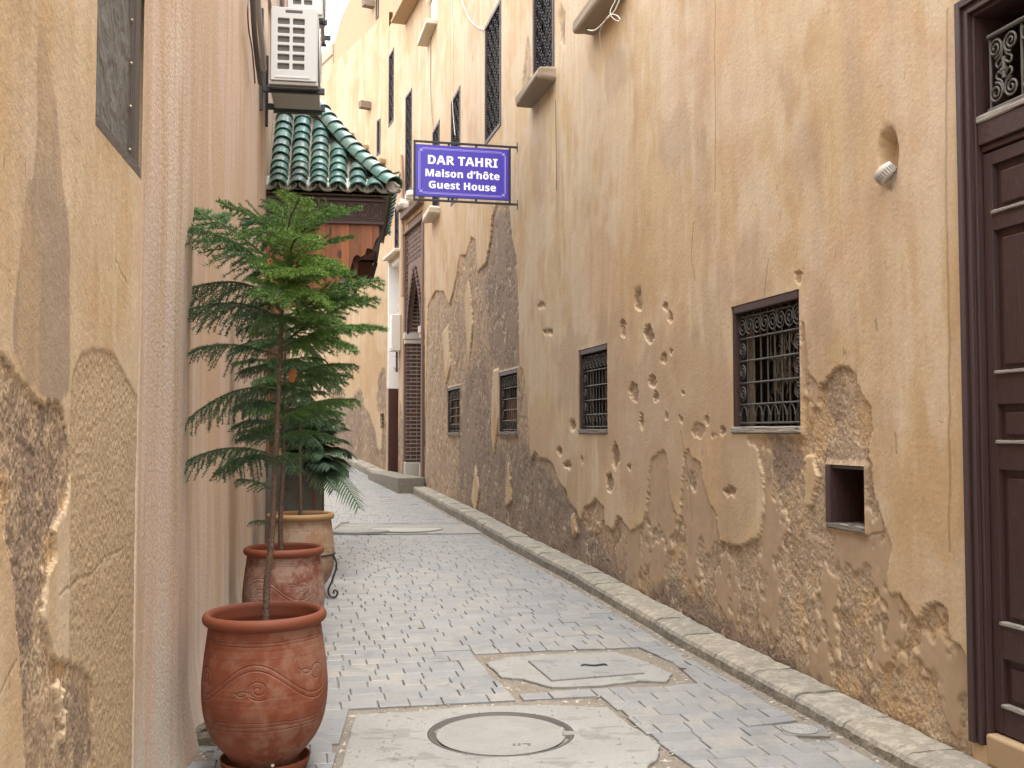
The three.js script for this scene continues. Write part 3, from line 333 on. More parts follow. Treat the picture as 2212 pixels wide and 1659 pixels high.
// ---------- left-hand houses ----------
const SEAM = aL(4.06), yellowHouse = house('yellow_house', FL, 'yellow plastered house with a brown damp run and a dusty shuttered window'), pinkHouse = house('pink_house', FL, 'pink streaked plaster house behind the potted pines');
const LEND = 14.6;
{
  const mk = new Raster(aL(2), SEAM + 0.05, -0.4, 3.4, 0.006), dk = new Raster(aL(2), SEAM + 0.05, -0.4, 3.4, 0.012), patch = new Raster(aL(2), SEAM + 0.05, -0.4, 3.4, 0.012);
  mk.poly(FL, [[-60, 770], [0, 768], [22, 785], [45, 815], [70, 850], [90, 872], [112, 868], [138, 880], [152, 960], [156, 1010], [150, 1080], [120, 1140], [128, 1200], [112, 1230], [95, 1330], [120, 1420], [150, 1436], [182, 1442], [203, 1478], [206, 1560], [212, 1700], [60, 1700], [52, 1560], [44, 1400], [30, 1260], [18, 1180], [0, 1100], [-60, 1000]]);
  mk.poly(FL, [[128, 1560], [118, 1470], [135, 1430], [146, 1500], [150, 1600], [140, 1640]], '#777'); mk.done(2);
  dk.poly(FL, [[-60, 760], [60, 840], [156, 900], [156, 1060], [110, 1200], [80, 1330], [75, 1700], [60, 1700], [20, 1180], [20, 950], [-60, 900]]); dk.poly(FL, [[140, 1440], [206, 1480], [210, 1700], [130, 1700]]); dk.done(3);
  patch.poly(FL, [[80, 40], [95, 20], [100, 120], [118, 200], [150, 520], [152, 880], [120, 870], [60, 830], [30, 760], [35, 620], [60, 430], [78, 300]]); patch.done(4);
  const edge = new Raster(aL(2), SEAM + 0.05, -0.4, 3.4, 0.012); edge.poly(FL, [[155, 820], [175, 770], [215, 752], [250, 768], [300, 860], [306, 1700], [150, 1700], [156, 1010]]); edge.done(3);
  const crackL = new Raster(aL(2), SEAM + 0.05, -0.4, 3.4, 0.005); for (const l of [[[129, 1287], [169, 1256], [200, 1239], [230, 1205], [271, 1185]], [[232, 1345], [250, 1320], [262, 1300]], [[2, 1500], [25, 1450], [40, 1425]], [[250, 560], [262, 590], [275, 610]]]) crackL.line(FL, l, 0.005); crackL.done(1);
  const yf = (a, y, o) => { paintBase(a, y, o, 900);
    const pt = ss(0.42, 0.58, patch.at(a, y) + (fb(a * 14, y * 3, 3) - 0.5) * 0.5), f = fb(a * 9 + 4, y * 1.5, 4); for (let c = 0; c < 3; c++) o[c] = lerp(o[c], lerp([0.275, 0.205, 0.145][c], [0.37, 0.26, 0.155][c], ss(0.4, 0.65, f)), pt * 0.8);
    const e = ss(0.44, 0.56, edge.at(a, y) + (fb(a * 12, y * 10, 3) - 0.5) * 0.35); const gr = fb(a * 60, y * 60, 3); for (let c = 0; c < 3; c++) o[c] = lerp(o[c], [0.375, 0.275, 0.165][c] * lerp(0.8, 1.2, gr), e * 0.75); o[3] += e * (gr - 0.5) * 0.5; o[4] -= e * 0.004;
    flaked(a, y, o, mk.at(a, y), dk.at(a, y) * 0.55, 900, 0.65); const ck = ss(0.05, 0.35, crackL.at(a, y)); if (ck > 0) { for (let c = 0; c < 3; c++) o[c] *= 1 - 0.2 * ck; o[3] -= 0.22 * ck; }
    };
  const A0 = aL(2), t = bake(1024, 2048, A0, SEAM, -0.3, 3.3, yf), mat = texMat(t, 0.92, 0.009), tmp = [0, 0, 0, 0, 0];
  const wy = on(FL, 256, 330).y, win = [on(FL, 207, 200).x, SEAM - 0.012, wy, 4.2, 0.14];
  part('wall', wallGeo(steps(A0, SEAM, () => 0.008, [win[0], win[1]]), steps(-0.3, 3.3, () => 0.009, [win[2]]), [win], (a, y) => { yf(a, y, tmp); return tmp[4]; }, [A0, SEAM, -0.3, 3.3]), mat, yellowHouse);
  part('wall', wallGeo(steps(-9, A0, () => 0.3), steps(-0.3, 3.3, () => 0.3), [], () => 0, [0, 4, 0, 4]), plain, yellowHouse);
  part('wall', wallGeo(steps(-9, SEAM, () => 0.3, [win[0], win[1]]), steps(3.3, 6.2, () => 0.3, [win[3]]), [win], () => 0, [0, 4, 0, 4]), plain, yellowHouse);
  part('body', [bx(-9, SEAM - 0.002, -0.2, 6.18, -5, -0.22)], std(0.34, 0.235, 0.14, 0.95), yellowHouse);
  const cloth = texMat(bake(256, 512, 0, 0.8, 0, 1.6, (a, y, o) => { const d = fb(a * 22 + fb(a * 9, y * 9, 2) * 2, y * 16, 4), k = lerp(0.6, 1.35, d); o[0] = 0.125 * k; o[1] = 0.115 * k; o[2] = 0.098 * k; o[3] = d; }), 0.95, 0.012);
  const w = new THREE.Group(); w.name = 'window'; w.position.set(win[0], wy, 0); w.userData.label = 'window closed with a dusty grey sheet nailed to its frame'; yellowHouse.add(w); const ww = win[1] - win[0], hh = win[3] - wy;
  const sheet = wallGeo(steps(0.02, ww - 0.07, () => 0.02), steps(0.05, hh - 0.05, () => 0.03), [], (a, y) => 0.012 * (fb(a * 10, y * 6, 3) - 0.5), [0, 0.8, 0, 1.6]); part('sheet', sheet, cloth, w, V(0, 0, -0.04));
  part('frame', [bx(0.003, ww - 0.003, 0.003, 0.05, -0.12, -0.004, 0.004), bx(ww - 0.07, ww - 0.003, 0.051, hh - 0.004, -0.12, -0.012, 0.004), bx(0.003, 0.018, 0.051, hh - 0.004, -0.12, -0.01, 0.003), bx(0.02, ww - 0.071, hh - 0.05, hh - 0.004, -0.12, -0.012, 0.004)], texMat(bake(256, 256, 0, 1, 0, 1, (u, v, o) => { const g = fb(u * 30, v * 6, 4); o[0] = 0.095 * lerp(0.6, 1.4, g); o[1] = 0.075 * lerp(0.6, 1.4, g); o[2] = 0.062 * lerp(0.6, 1.4, g); o[3] = g; }), 0.85, 0.002), w);
  for (let i = 0; i < 7; i++) part('nail', clean(new THREE.SphereGeometry(0.006, 8, 5)), std(0.5, 0.42, 0.3, 0.5, { metalness: 0.6 }), w, V(ww - 0.08, 0.1 + i * 0.17, -0.03));
  // pink house
  const ph = (a, y) => { const d = a / KL; return 0.004 + 0.05 * ss(5.32, 4.98, d + 0.03 * (fb(y * 0.6, 3, 2) - 0.5)) * ss(4.1, 4.75, d) - 0.03 * ss(7.15, 7.4, d) + 0.02 * (fb(a * 0.9 + 40, y * 0.5, 2) - 0.5) * ss(4.1, 4.75, d) + 0.006 * (fb(a * 3, y * 2, 2) - 0.5) + 0.07 * Math.pow(clamp(1 - (y - ROAD(d)) / 0.45), 2.2) * ss(4.5, 5.4, d); };
  const pf = (a, y, o) => { const w0 = fb(a * 1.2 + 60, y * 0.5, 3), r1 = fb(a * 5.5 + w0 * 3, y * 0.45, 4), r2 = fb(a * 15 + 9, y * 0.9 + w0, 3), b = fb(a * 0.8 + 8, y * 0.45, 3), gr = vn(a * 150, y * 150), g2 = vn(a * 70, y * 70);
    const k1 = ss(0.42, 0.62, r1), k2 = ss(0.5, 0.68, r2 * 0.5 + b * 0.5), low = ss(1.1, 0.1, y + (r1 - 0.5) * 1.6);
    const P1 = [0.49, 0.365, 0.285], P2 = [0.44, 0.305, 0.195], P3 = [0.535, 0.43, 0.35], P4 = [0.48, 0.44, 0.385];
    for (let c = 0; c < 3; c++) { let v = lerp(P1[c], P2[c], k1 * 0.85); v = lerp(v, P3[c], k2 * 0.8); v = lerp(v, P4[c], low * ss(0.45, 0.6, r2 * 0.6 + r1 * 0.4)); v *= 0.94 + 0.12 * g2; if (gr > 0.86) v *= 1.1; else if (gr < 0.1) v *= 0.88; o[c] = v; }
    o[3] = 0.4 + 0.45 * (gr - 0.5) + 0.3 * (g2 - 0.5) + 0.2 * (r2 - 0.5); };
  const P1 = aL(10.12), t2 = bake(2048, 1536, SEAM, P1, -0.3, 5.9, pf), pm = texMat(t2, 0.9, 0.003), U = [SEAM, P1, -0.3, 5.9];
  part('wall', wallGeo(steps(SEAM, P1, (a) => a < aL(6) ? 0.02 : 0.035), steps(-0.3, 5.9, (y) => y < 1 ? 0.025 : 0.06), [], ph, U), pm, pinkHouse);
  part('wall', wallGeo(steps(P1, aL(LEND), () => 0.2), steps(-0.3, 5.9, () => 0.2), [], (a) => -0.035, U), pm, pinkHouse);
  part('wall', wallGeo(steps(SEAM, aL(LEND), () => 0.3), steps(5.9, 7.3, () => 0.3), [], () => 0, U), pm, pinkHouse);
  { const N = 60, P = [], Q = [], I = []; for (let i = 0; i <= N; i++) { const y = lerp(-0.3, 7.3, i / N), h = y <= 5.9 ? ph(SEAM, y) : 0; for (const z of [h, -0.2]) { P.push(SEAM, y, z); Q.push(z * 0.2, (y + 0.3) / 6.2); } if (i < N) I.push(i * 2, i * 2 + 1, i * 2 + 2, i * 2 + 1, i * 2 + 3, i * 2 + 2); } const g = new THREE.BufferGeometry(); g.setAttribute('position', new THREE.Float32BufferAttribute(P, 3)); g.setAttribute('uv', new THREE.Float32BufferAttribute(Q, 2)); g.setIndex(I); g.computeVertexNormals(); part('wall_edge', g, pm, pinkHouse); }
  part('body', bx(SEAM + 0.01, aL(LEND), -0.2, 7.28, -5, -0.16), std(0.45, 0.33, 0.24, 0.95), pinkHouse);
  const dr = new THREE.Group(); dr.name = 'entrance'; dr.position.set(aL(10.55), 0, -0.035); dr.userData.label = 'cedar framed entrance under the green tiled hood'; pinkHouse.add(dr);
  const cedar = std(0.2, 0.075, 0.025, 0.6); part('door_frame', [bx(0.08, 0.14, 0.1, 3.1, 0.003, 0.03, 0.01), bx(1.5, 1.56, 0.1, 3.1, 0.003, 0.03, 0.01), bx(0.141, 1.499, 3.04, 3.1, 0.003, 0.03, 0.01)], cedar, dr); part('door_leaf', bx(0.141, 1.499, 0.1, 3.039, 0.003, 0.02), std(0.07, 0.035, 0.02, 0.5), dr);
}

{ const F = makeFrame(-3.16, -LEND - 0.05, -0.6, -1), h = house('unseen_shade_house', F, 'unseen plain ochre house added past the tiled hood to shade the far lane'); part('wall', wallGeo(steps(0, 18, () => 0.6), steps(-0.2, 9, () => 0.6), [], () => 0, [0, 4, 0, 4]), plain, h); part('body', bx(0.01, 18, -0.2, 8.98, -5, -0.1), std(0.34, 0.235, 0.14, 0.95), h); }  // out of view, added to block skylight and darken the far lane
// ---------- lane: bed, paving setts, concrete patches, kerb ----------
function ground(px, py, up = 0) { const r = ray(px, py); let d = 6; for (let i = 0; i < 40; i++) { const t = (ROAD(d) + up - EYE) / r.y; d = lerp(d, clamp(-r.z * t, 1, 45), 0.7); } return [r.x * (d / -r.z), d]; }
const leftX = (d) => d < LEND ? -0.836 - 0.155 * d : -3.1 - (d - LEND) * 1.1;
const wallX = (d) => d < 21.3 ? 3.21 - 0.235 * d : d < 25.2 ? -1.796 - 0.32 * (d - 21.3) : -3.045 - 0.55 * (d - 25.2);
const rightX = (d) => wallX(d) - 0.272;
const inPoly = (p, x, y) => { let c = false; for (let i = 0, j = p.length - 1; i < p.length; j = i++) if ((p[i][1] > y) !== (p[j][1] > y) && x < (p[j][0] - p[i][0]) * (y - p[i][1]) / (p[j][1] - p[i][1]) + p[i][0]) c = !c; return c; };
const road = structure('road', new THREE.Group());
const G = (l) => l.map(([x, y]) => ground(x, y));
const cut1 = G([[756, 1530], [1297, 1503], [1400, 1588], [1500, 1658]]); { const e = cut1[3], s0 = cut1[0]; cut1.push([e[0] + 0.12, 3.9], [s0[0] + 0.15, 3.9]); }
const cut2 = G([[1020, 1412], [1180, 1404], [1380, 1398], [1455, 1430], [1500, 1470], [1440, 1482], [1310, 1484], [1105, 1500]]);
const cut3 = G([[716, 1148], [735, 1131], [1035, 1131], [1090, 1152], [1060, 1154], [760, 1156]]), cutD = G([[1682, 1560], [1745, 1552], [1790, 1584], [1735, 1600]]);
const sandTex = bake(1024, 1024, 0, 3, 0, 3, (x, y, o) => { const n = fb(x * 5, y * 5, 4), g = vn(x * 90, y * 90), p = vn(x * 45 + 9, y * 45); let k = lerp(0.75, 1.2, n) * (0.85 + 0.3 * g); o[0] = 0.175 * k; o[1] = 0.148 * k; o[2] = 0.117 * k; if (p > 0.87) { o[0] = 0.36; o[1] = 0.33; o[2] = 0.28; } if (p < 0.1) { o[0] *= 0.55; o[1] *= 0.55; o[2] *= 0.55; } o[3] = 0.3 + 0.4 * n + 0.3 * g * (p > 0.7 ? 1.4 : 1); });
{
  const xs = [], ds = []; const P = [], U = [], I = []; let dList = []; for (let d = -10; d < 42; d += d > 4 && d < 9 ? 0.04 : d < 16 && d > 2 ? 0.1 : 0.4) dList.push(d);
  const N = 120; for (const d of dList) { const x0 = leftX(d) - 0.35 - (d > 14 ? 3 : 0), x1 = wallX(d) + 0.3; for (let i = 0; i <= N; i++) { const x = lerp(x0, x1, i / N), e = rightX(d) - x, gut = ss(0.1, 0.01, e), lf = ss(0.22, 0.0, x - leftX(d)); P.push(x, ROAD(d) - 0.014 + 0.012 * Math.max(gut, lf) + 0.008 * (fb(x * 12, d * 12, 3) - 0.5), -d); U.push(x / 3, d / 3); } }
  for (let j = 0; j < dList.length - 1; j++) for (let i = 0; i < N; i++) { const q = j * (N + 1) + i; I.push(q, q + 1, q + N + 1, q + 1, q + N + 2, q + N + 1); }
  const g = new THREE.BufferGeometry(); g.setAttribute('position', new THREE.Float32BufferAttribute(P, 3)); g.setAttribute('uv', new THREE.Float32BufferAttribute(U, 2)); g.setIndex(I); g.computeVertexNormals(); part('sand_bed', g, texMat(sandTex, 0.95, 0.012), road);
}
const settTex = bake(1024, 1024, 0, 4, 0, 4, (x, y, o) => { const n = fb(x * 3 + 5, y * 3, 4), m = fb(x * 14, y * 9 + 3, 3), g = vn(x * 160, y * 160), dust = ss(0.52, 0.7, n * 0.6 + m * 0.4), dk = ss(0.62, 0.75, fb(x * 8 + 31, y * 8, 3)), sc = vn(x * 20, y * 120); let k = 0.9 + 0.2 * g; for (let c = 0; c < 3; c++) { let v = lerp([0.211, 0.214, 0.213][c], [0.262, 0.248, 0.222][c], dust * 0.75); v = lerp(v, [0.15, 0.155, 0.158][c], dk * 0.45); o[c] = v * k * (sc > 0.9 ? 1.12 : 1) * (vn(x * 70, y * 70 + 3) > 0.95 ? 0.6 : 1); } o[3] = 0.45 + 0.25 * (m - 0.5) + 0.25 * (g - 0.5); });
const settM = [[1, 1, 1], [0.95, 0.965, 0.98], [1.05, 1.04, 1.03], [0.91, 0.92, 0.935], [1.02, 1.005, 0.98]].map((c) => new THREE.MeshStandardMaterial({ map: settTex.map, bumpMap: settTex.bump, bumpScale: 0.004, roughness: 0.5, color: RGB(...c), side: THREE.DoubleSide }));
{
  const r = rng(9), AX = V(-0.2, 0, -1).normalize(), CR = V(1, 0, -0.2).normalize(), list = [], L = 0.2, D = 0.15;
  for (let i = -70; i < 250; i++) { let c = -9 + ((i % 2) ? 0.5 : 0) * L + (r() - 0.5) * 0.05; while (c < 6) {
      const len = L * (r() < 0.15 ? 0.55 : r() < 0.2 ? 1.35 : 0.85 + 0.3 * r()), s = i * D, cc = c + len / 2; c += len; const x = AX.x * s + CR.x * cc, z = AX.z * s + CR.z * cc, d = -z;
      if (d < -9 || d > 34 || x < leftX(d) + 0.08 + (d > LEND ? -3 : 0) || x > rightX(d) + 0.06) { continue; }
      const planes = []; { const d1 = d + 0.1, x0 = rightX(d) - 0.035 - 0.05 * fb(d * 2.2, 5, 3), x1 = rightX(d1) - 0.035 - 0.05 * fb(d * 2.2, 5, 3); if (x > x0 - 0.25) planes.push([x0, d, x1 - x0, 0.1, 1]); }
      let bad = false; for (const c of [cut1, cut2, cut3, cutD]) { const ins = inPoly(c, x, d); let best = 1e9, e = null; for (let k = 0; k < c.length; k++) { const p = c[k], q = c[(k + 1) % c.length], dx = q[0] - p[0], dy = q[1] - p[1], t = clamp(((x - p[0]) * dx + (d - p[1]) * dy) / (dx * dx + dy * dy)), D2 = Math.hypot(x - p[0] - dx * t, d - p[1] - dy * t); if (D2 < best) { best = D2; e = [p[0], p[1], dx, dy]; } } if (best < 0.15) { const side = Math.sign(e[2] * (d - e[1]) - e[3] * (x - e[0])) * (ins ? -1 : 1); planes.push([...e, side]); if (ins && best > 0.09) bad = true; } else if (ins) bad = true; } if (bad) continue;
      list.push({ x, d, planes, len: len - 0.005 - 0.004 * r(), wid: D - 0.0015 - 0.002 * r(), dy: (r() - 0.5) * 0.003 + (r() < 0.03 ? -0.006 : 0), tx: (r() - 0.5) * 0.016, tz: (r() - 0.5) * 0.012, rot: (r() - 0.5) * 0.03, m: Math.floor(r() * 5), wob: r() });
    } }
  function sett(b, P, U, origin) {
    const hl = b.len / 2, hw = b.wid / 2, e = 0.004, rr = rng(Math.floor(b.wob * 1e6)), j = () => (rr() - 0.5) * 0.005, R = Math.atan2(0.2, 1) + b.rot, c = Math.cos(R), s = Math.sin(R);
    let poly = [[-hl, -hw], [hl, -hw], [hl, hw], [-hl, hw]].map(([p, q]) => [b.x + (p + j()) * c - (q + j()) * s, b.d + (p + j()) * s + (q + j()) * c]);
    for (const [px, pd, dx, dd, side] of b.planes) { const f = ([x, d]) => (dx * (d - pd) - dd * (x - px)) * side * (1 / Math.hypot(dx, dd)) - 0.004, out = []; for (let i = 0; i < poly.length; i++) { const A = poly[i], B = poly[(i + 1) % poly.length], fa = f(A), fc = f(B); if (fa >= 0) out.push(A); if (fa * fc < 0) { const t = fa / (fa - fc); out.push([lerp(A[0], B[0], t), lerp(A[1], B[1], t)]); } } poly = out; if (poly.length < 3) return false; }
    let area = 0, mx = 0, md = 0; poly.forEach((p, i) => { const q = poly[(i + 1) % poly.length]; area += p[0] * q[1] - q[0] * p[1]; mx += p[0] / poly.length; md += p[1] / poly.length; }); if (Math.abs(area) / 2 < 0.0035) return false;
    const ring = [[0, -0.035], [0, -e], [e, 0]].map(([inset, h]) => poly.map(([x, d]) => { const L = Math.hypot(x - mx, d - md), k = inset * 1.3 / L, X = lerp(x, mx, k), Dd = lerp(d, md, k); return [X, ROAD(Dd) + h + b.dy + (X - b.x) * b.tx + (Dd - b.d) * b.tz, -Dd]; }));
    const tri = (...v) => { for (const p of v) { P.push(p[0] - origin[0], p[1] - origin[1], p[2] - origin[2]); U.push(p[0] / 4, -p[2] / 4); } }, n = poly.length;
    for (let k = 0; k < 2; k++) for (let i = 0; i < n; i++) { const a = ring[k][i], q = ring[k][(i + 1) % n], u = ring[k + 1][(i + 1) % n], v = ring[k + 1][i]; tri(a, q, u); tri(a, u, v); } for (let i = 1; i < n - 1; i++) tri(ring[2][0], ring[2][i], ring[2][i + 1]); return true;
  }
  const geo = (P, U) => { const g = new THREE.BufferGeometry(); g.setAttribute('position', new THREE.Float32BufferAttribute(P, 3)); g.setAttribute('uv', new THREE.Float32BufferAttribute(U, 2)); g.computeVertexNormals(); return g; };
  const vis = (b) => { const X = b.x / b.d * FPX + CX, Y = HORIZON + (EYE - ROAD(b.d)) / b.d * FPX; return b.d > 3 && X > 640 && X < 2150 && Y < 1700; };
  const sorted = list.filter((b) => sett(b, [], [], [0, 0, 0])).sort((a, b) => (vis(b) - vis(a)) || a.d - b.d), near = sorted.slice(0, 300), rest = sorted.slice(300);
  for (const b of near) { const P = [], U = []; if (sett(b, P, U, [b.x, ROAD(b.d), -b.d])) part('paver', geo(P, U), settM[b.m], road, V(b.x, ROAD(b.d), -b.d)); }
  settM.forEach((m, k) => { const P = [], U = []; for (const b of rest) if (b.m === k) sett(b, P, U, [0, 0, 0]); const o = part('pavers_beyond', geo(P, U), m, road); o.userData.kind = 'stuff'; });
}
const concTex = bake(1024, 1024, 0, 2, 0, 2, (x, y, o) => { const n = fb(x * 4, y * 4, 4), m = fb(x * 18, y * 18, 3), g = vn(x * 140, y * 140), dk = ss(0.64, 0.74, fb(x * 7 + 9, y * 16, 3)), pit = vn(x * 50, y * 60) > 0.92; const k = lerp(0.85, 1.12, n) * (0.92 + 0.16 * g); for (let c = 0; c < 3; c++) o[c] = lerp([0.235, 0.229, 0.21][c], [0.155, 0.148, 0.132][c], dk * 0.6) * k * (pit ? 0.72 : 1); o[3] = 0.5 + 0.3 * (m - 0.5) + 0.2 * (g - 0.5) - (pit ? 0.3 : 0); });
const concM = texMat(concTex, 0.85, 0.008), conc2 = new THREE.MeshStandardMaterial({ map: concTex.map, bumpMap: concTex.bump, bumpScale: 0.006, roughness: 0.75, color: RGB(0.86, 0.88, 0.92), side: THREE.DoubleSide });
function ragged(pts, amp, seed, n = 10) { const out = [], r = rng(seed); pts.forEach((p, i) => { const q = pts[(i + 1) % pts.length], L = Math.hypot(q[0] - p[0], q[1] - p[1]); for (let k = 0; k < n; k++) { const t = k / n, nx = (q[1] - p[1]) / L, ny = -(q[0] - p[0]) / L, o = (fb(i * 7 + t * 6 + seed, seed * 3, 3) - 0.5) * 2 * amp + (r() - 0.5) * amp * 0.5; out.push([lerp(p[0], q[0], t) + nx * o, lerp(p[1], q[1], t) + ny * o]); } }); return out; }
function slab(pts, thick, top, hole) { const sh = new THREE.Shape(pts.map(([x, d]) => new THREE.Vector2(x, d))); if (hole) { const h = new THREE.Path(); h.absarc(hole[0], hole[1], hole[2], 0, 6.2832, true); sh.holes.push(h); } const g = clean(new THREE.ExtrudeGeometry(sh, { depth: thick, bevelEnabled: true, bevelSize: 0.004, bevelThickness: 0.004, bevelSegments: 1, curveSegments: 32 })), p = g.attributes.position, u = g.attributes.uv; for (let i = 0; i < p.count; i++) { const x = p.getX(i), d = p.getY(i), h = p.getZ(i); p.setXYZ(i, x, ROAD(d) + top - thick + h, -d); u.setXY(i, x / 2, d / 2); } g.computeVertexNormals(); return g; }
const MH = ground(1082, 1585), MR = 0.378;
{
  const s1 = G([[770, 1544], [880, 1540], [1000, 1528], [1190, 1524], [1310, 1530], [1345, 1556], [1395, 1590], [1425, 1612], [1418, 1640], [1395, 1658]]); s1.push([s1[9][0] - 0.05, 4.55], [s1[9][0] - 0.35, 4.2], [s1[0][0] + 0.12, 4.15]);
  part('concrete_patch', slab(ragged(s1, 0.01, 3, 16), 0.03, 0.001, [MH[0], MH[1], MR]), concM, road);
  part('concrete_patch', slab(ragged(G([[1050, 1432], [1100, 1420], [1190, 1414], [1330, 1409], [1400, 1432], [1450, 1456], [1440, 1472], [1380, 1470], [1300, 1480], [1190, 1484], [1130, 1466], [1085, 1462]]), 0.012, 5, 8), 0.03, -0.001), concM, road);
  part('concrete_patch', slab(ragged(G([[722, 1146], [745, 1133], [1000, 1133], [1040, 1142], [1060, 1152], [800, 1154]]), 0.02, 8, 8), 0.03, 0.002), concM, road);
  const cover = thing('manhole_cover', 'large round concrete manhole cover with a dark iron rim in the foreground patch', 'manhole', V(MH[0], ROAD(MH[1]), -MH[1])); cover.rotation.x = Math.atan((ROAD(MH[1] + 0.5) - ROAD(MH[1] - 0.5)));
  const ringP = [[MR - 0.002, -0.03], [MR - 0.002, 0.004], [MR - 0.018, 0.005], [MR - 0.02, -0.012], [MR - 0.045, -0.014], [MR - 0.05, -0.03]].map(([x, y]) => new THREE.Vector2(x, y)); part('iron_rim', new THREE.LatheGeometry(ringP, 64), std(0.1, 0.092, 0.082, 0.75, { metalness: 0.3 }), cover);
  const lidTex = bake(512, 512, 0, 0.7, 0, 0.7, (x, y, o) => { const g = vn(x * 190, y * 190), n = fb(x * 9, y * 9, 3), st = Math.sin((x + y) * 150) * 0.5 + 0.5, k = lerp(0.85, 1.1, n) * (0.9 + 0.2 * g); o[0] = 0.225 * k; o[1] = 0.22 * k; o[2] = 0.2 * k; o[3] = 0.3 + 0.35 * st + 0.3 * g; });
  const lid = new THREE.CylinderGeometry(MR - 0.047, MR - 0.05, 0.03, 64, 1); part('lid', clean(lid), texMat(lidTex, 0.8, 0.006), cover, V(0, -0.017, 0));
  part('hinge', [bx(MR - 0.06, MR + 0.13, -0.02, 0.007, -0.03, 0.03, 0.006), bx(MR + 0.03, MR + 0.06, -0.02, 0.01, -0.06, 0.06, 0.005)], std(0.2, 0.19, 0.17, 0.85), cover);
  { const cv = document.createElement('canvas'); cv.width = 128; cv.height = 64; const lw = part('cast_mark', [bx(0.06, 0.075, -0.003, 0.0005, 0.16, 0.19), bx(0.085, 0.1, -0.003, 0.0005, 0.155, 0.185), bx(0.11, 0.15, -0.003, 0.0005, 0.155, 0.165), bx(0.135, 0.15, -0.003, 0.0005, 0.166, 0.185)], std(0.12, 0.12, 0.115, 0.9), cover); }
  const hp = G([[1142, 1431], [1333, 1421], [1390, 1457], [1192, 1473]]), hc = [(hp[0][0] + hp[2][0]) / 2, (hp[0][1] + hp[2][1]) / 2];
  const hatch = thing('access_hatch', 'square grey hatch plate with a bent wire handle set in patched concrete', 'hatch', V(0, 0, 0));
  part('plate', slab(hp, 0.02, 0.012), conc2, hatch); const hh = [ground(1255, 1444), ground(1312, 1443)]; const hy = ROAD(hh[0][1]) + 0.018; part('handle', tube([V(hh[0][0], hy - 0.004, -hh[0][1]), V(hh[0][0] + 0.012, hy + 0.006, -hh[0][1]), V((hh[0][0] + hh[1][0]) / 2, hy + 0.004, -hh[0][1] + 0.006), V(hh[1][0] - 0.012, hy + 0.006, -hh[1][1]), V(hh[1][0], hy - 0.004, -hh[1][1])], 0.006, 16, 6), ironDark, hatch);
  const dc = ground(1737, 1577), drain = thing('floor_drain', 'small tile with a ringed iron drain cover beside the kerb', 'drain', V(dc[0], ROAD(dc[1]), -dc[1]));
  drain.rotation.y = -0.1; part('tile', bx(-0.115, 0.115, -0.03, 0.002, -0.1, 0.1, 0.003), concM, drain); const rings = []; for (const q of [0.028, 0.047, 0.066, 0.085]) rings.push(clean(new THREE.TorusGeometry(q, 0.0035, 5, 28).rotateX(Math.PI / 2))); for (let i = 0; i < 8; i++) { const t = i * 0.785; rings.push(rod(V(Math.cos(t) * 0.02, 0, Math.sin(t) * 0.02), V(Math.cos(t) * 0.088, 0, Math.sin(t) * 0.088), 0.003, 5)); } part('grate', rings, std(0.3, 0.29, 0.27, 0.6), drain, V(-0.02, 0.006, 0)); part('drain_plate', clean(new THREE.CylinderGeometry(0.092, 0.092, 0.008, 32)), std(0.2, 0.2, 0.2, 0.7), drain, V(-0.02, 0.0025, 0));
  const fc = ground(878, 1143), far = thing('manhole_cover', 'worn round manhole cover in the concrete strip further up the lane', 'manhole', V(fc[0], ROAD(fc[1]), -fc[1])); part('lid', clean(new THREE.CylinderGeometry(0.5, 0.5, 0.03, 40)), std(0.30, 0.285, 0.26, 0.8), far, V(0, -0.007, 0)); part('iron_rim', clean(new THREE.TorusGeometry(0.51, 0.012, 5, 40).rotateX(Math.PI / 2)), std(0.18, 0.17, 0.155, 0.8), far, V(0, 0.004, 0));
  const f2 = ground(770, 1151), p2 = thing('stone_slab', 'thin oval slab lying proud of the paving beside the pots', 'slab', V(f2[0], ROAD(f2[1]), -f2[1])); part('slab', rough(clean(new THREE.CylinderGeometry(0.46, 0.47, 0.035, 28)), 0.01, 5), concM, p2, V(0, 0.014, 0)); p2.scale.set(1, 1, 0.55);
}
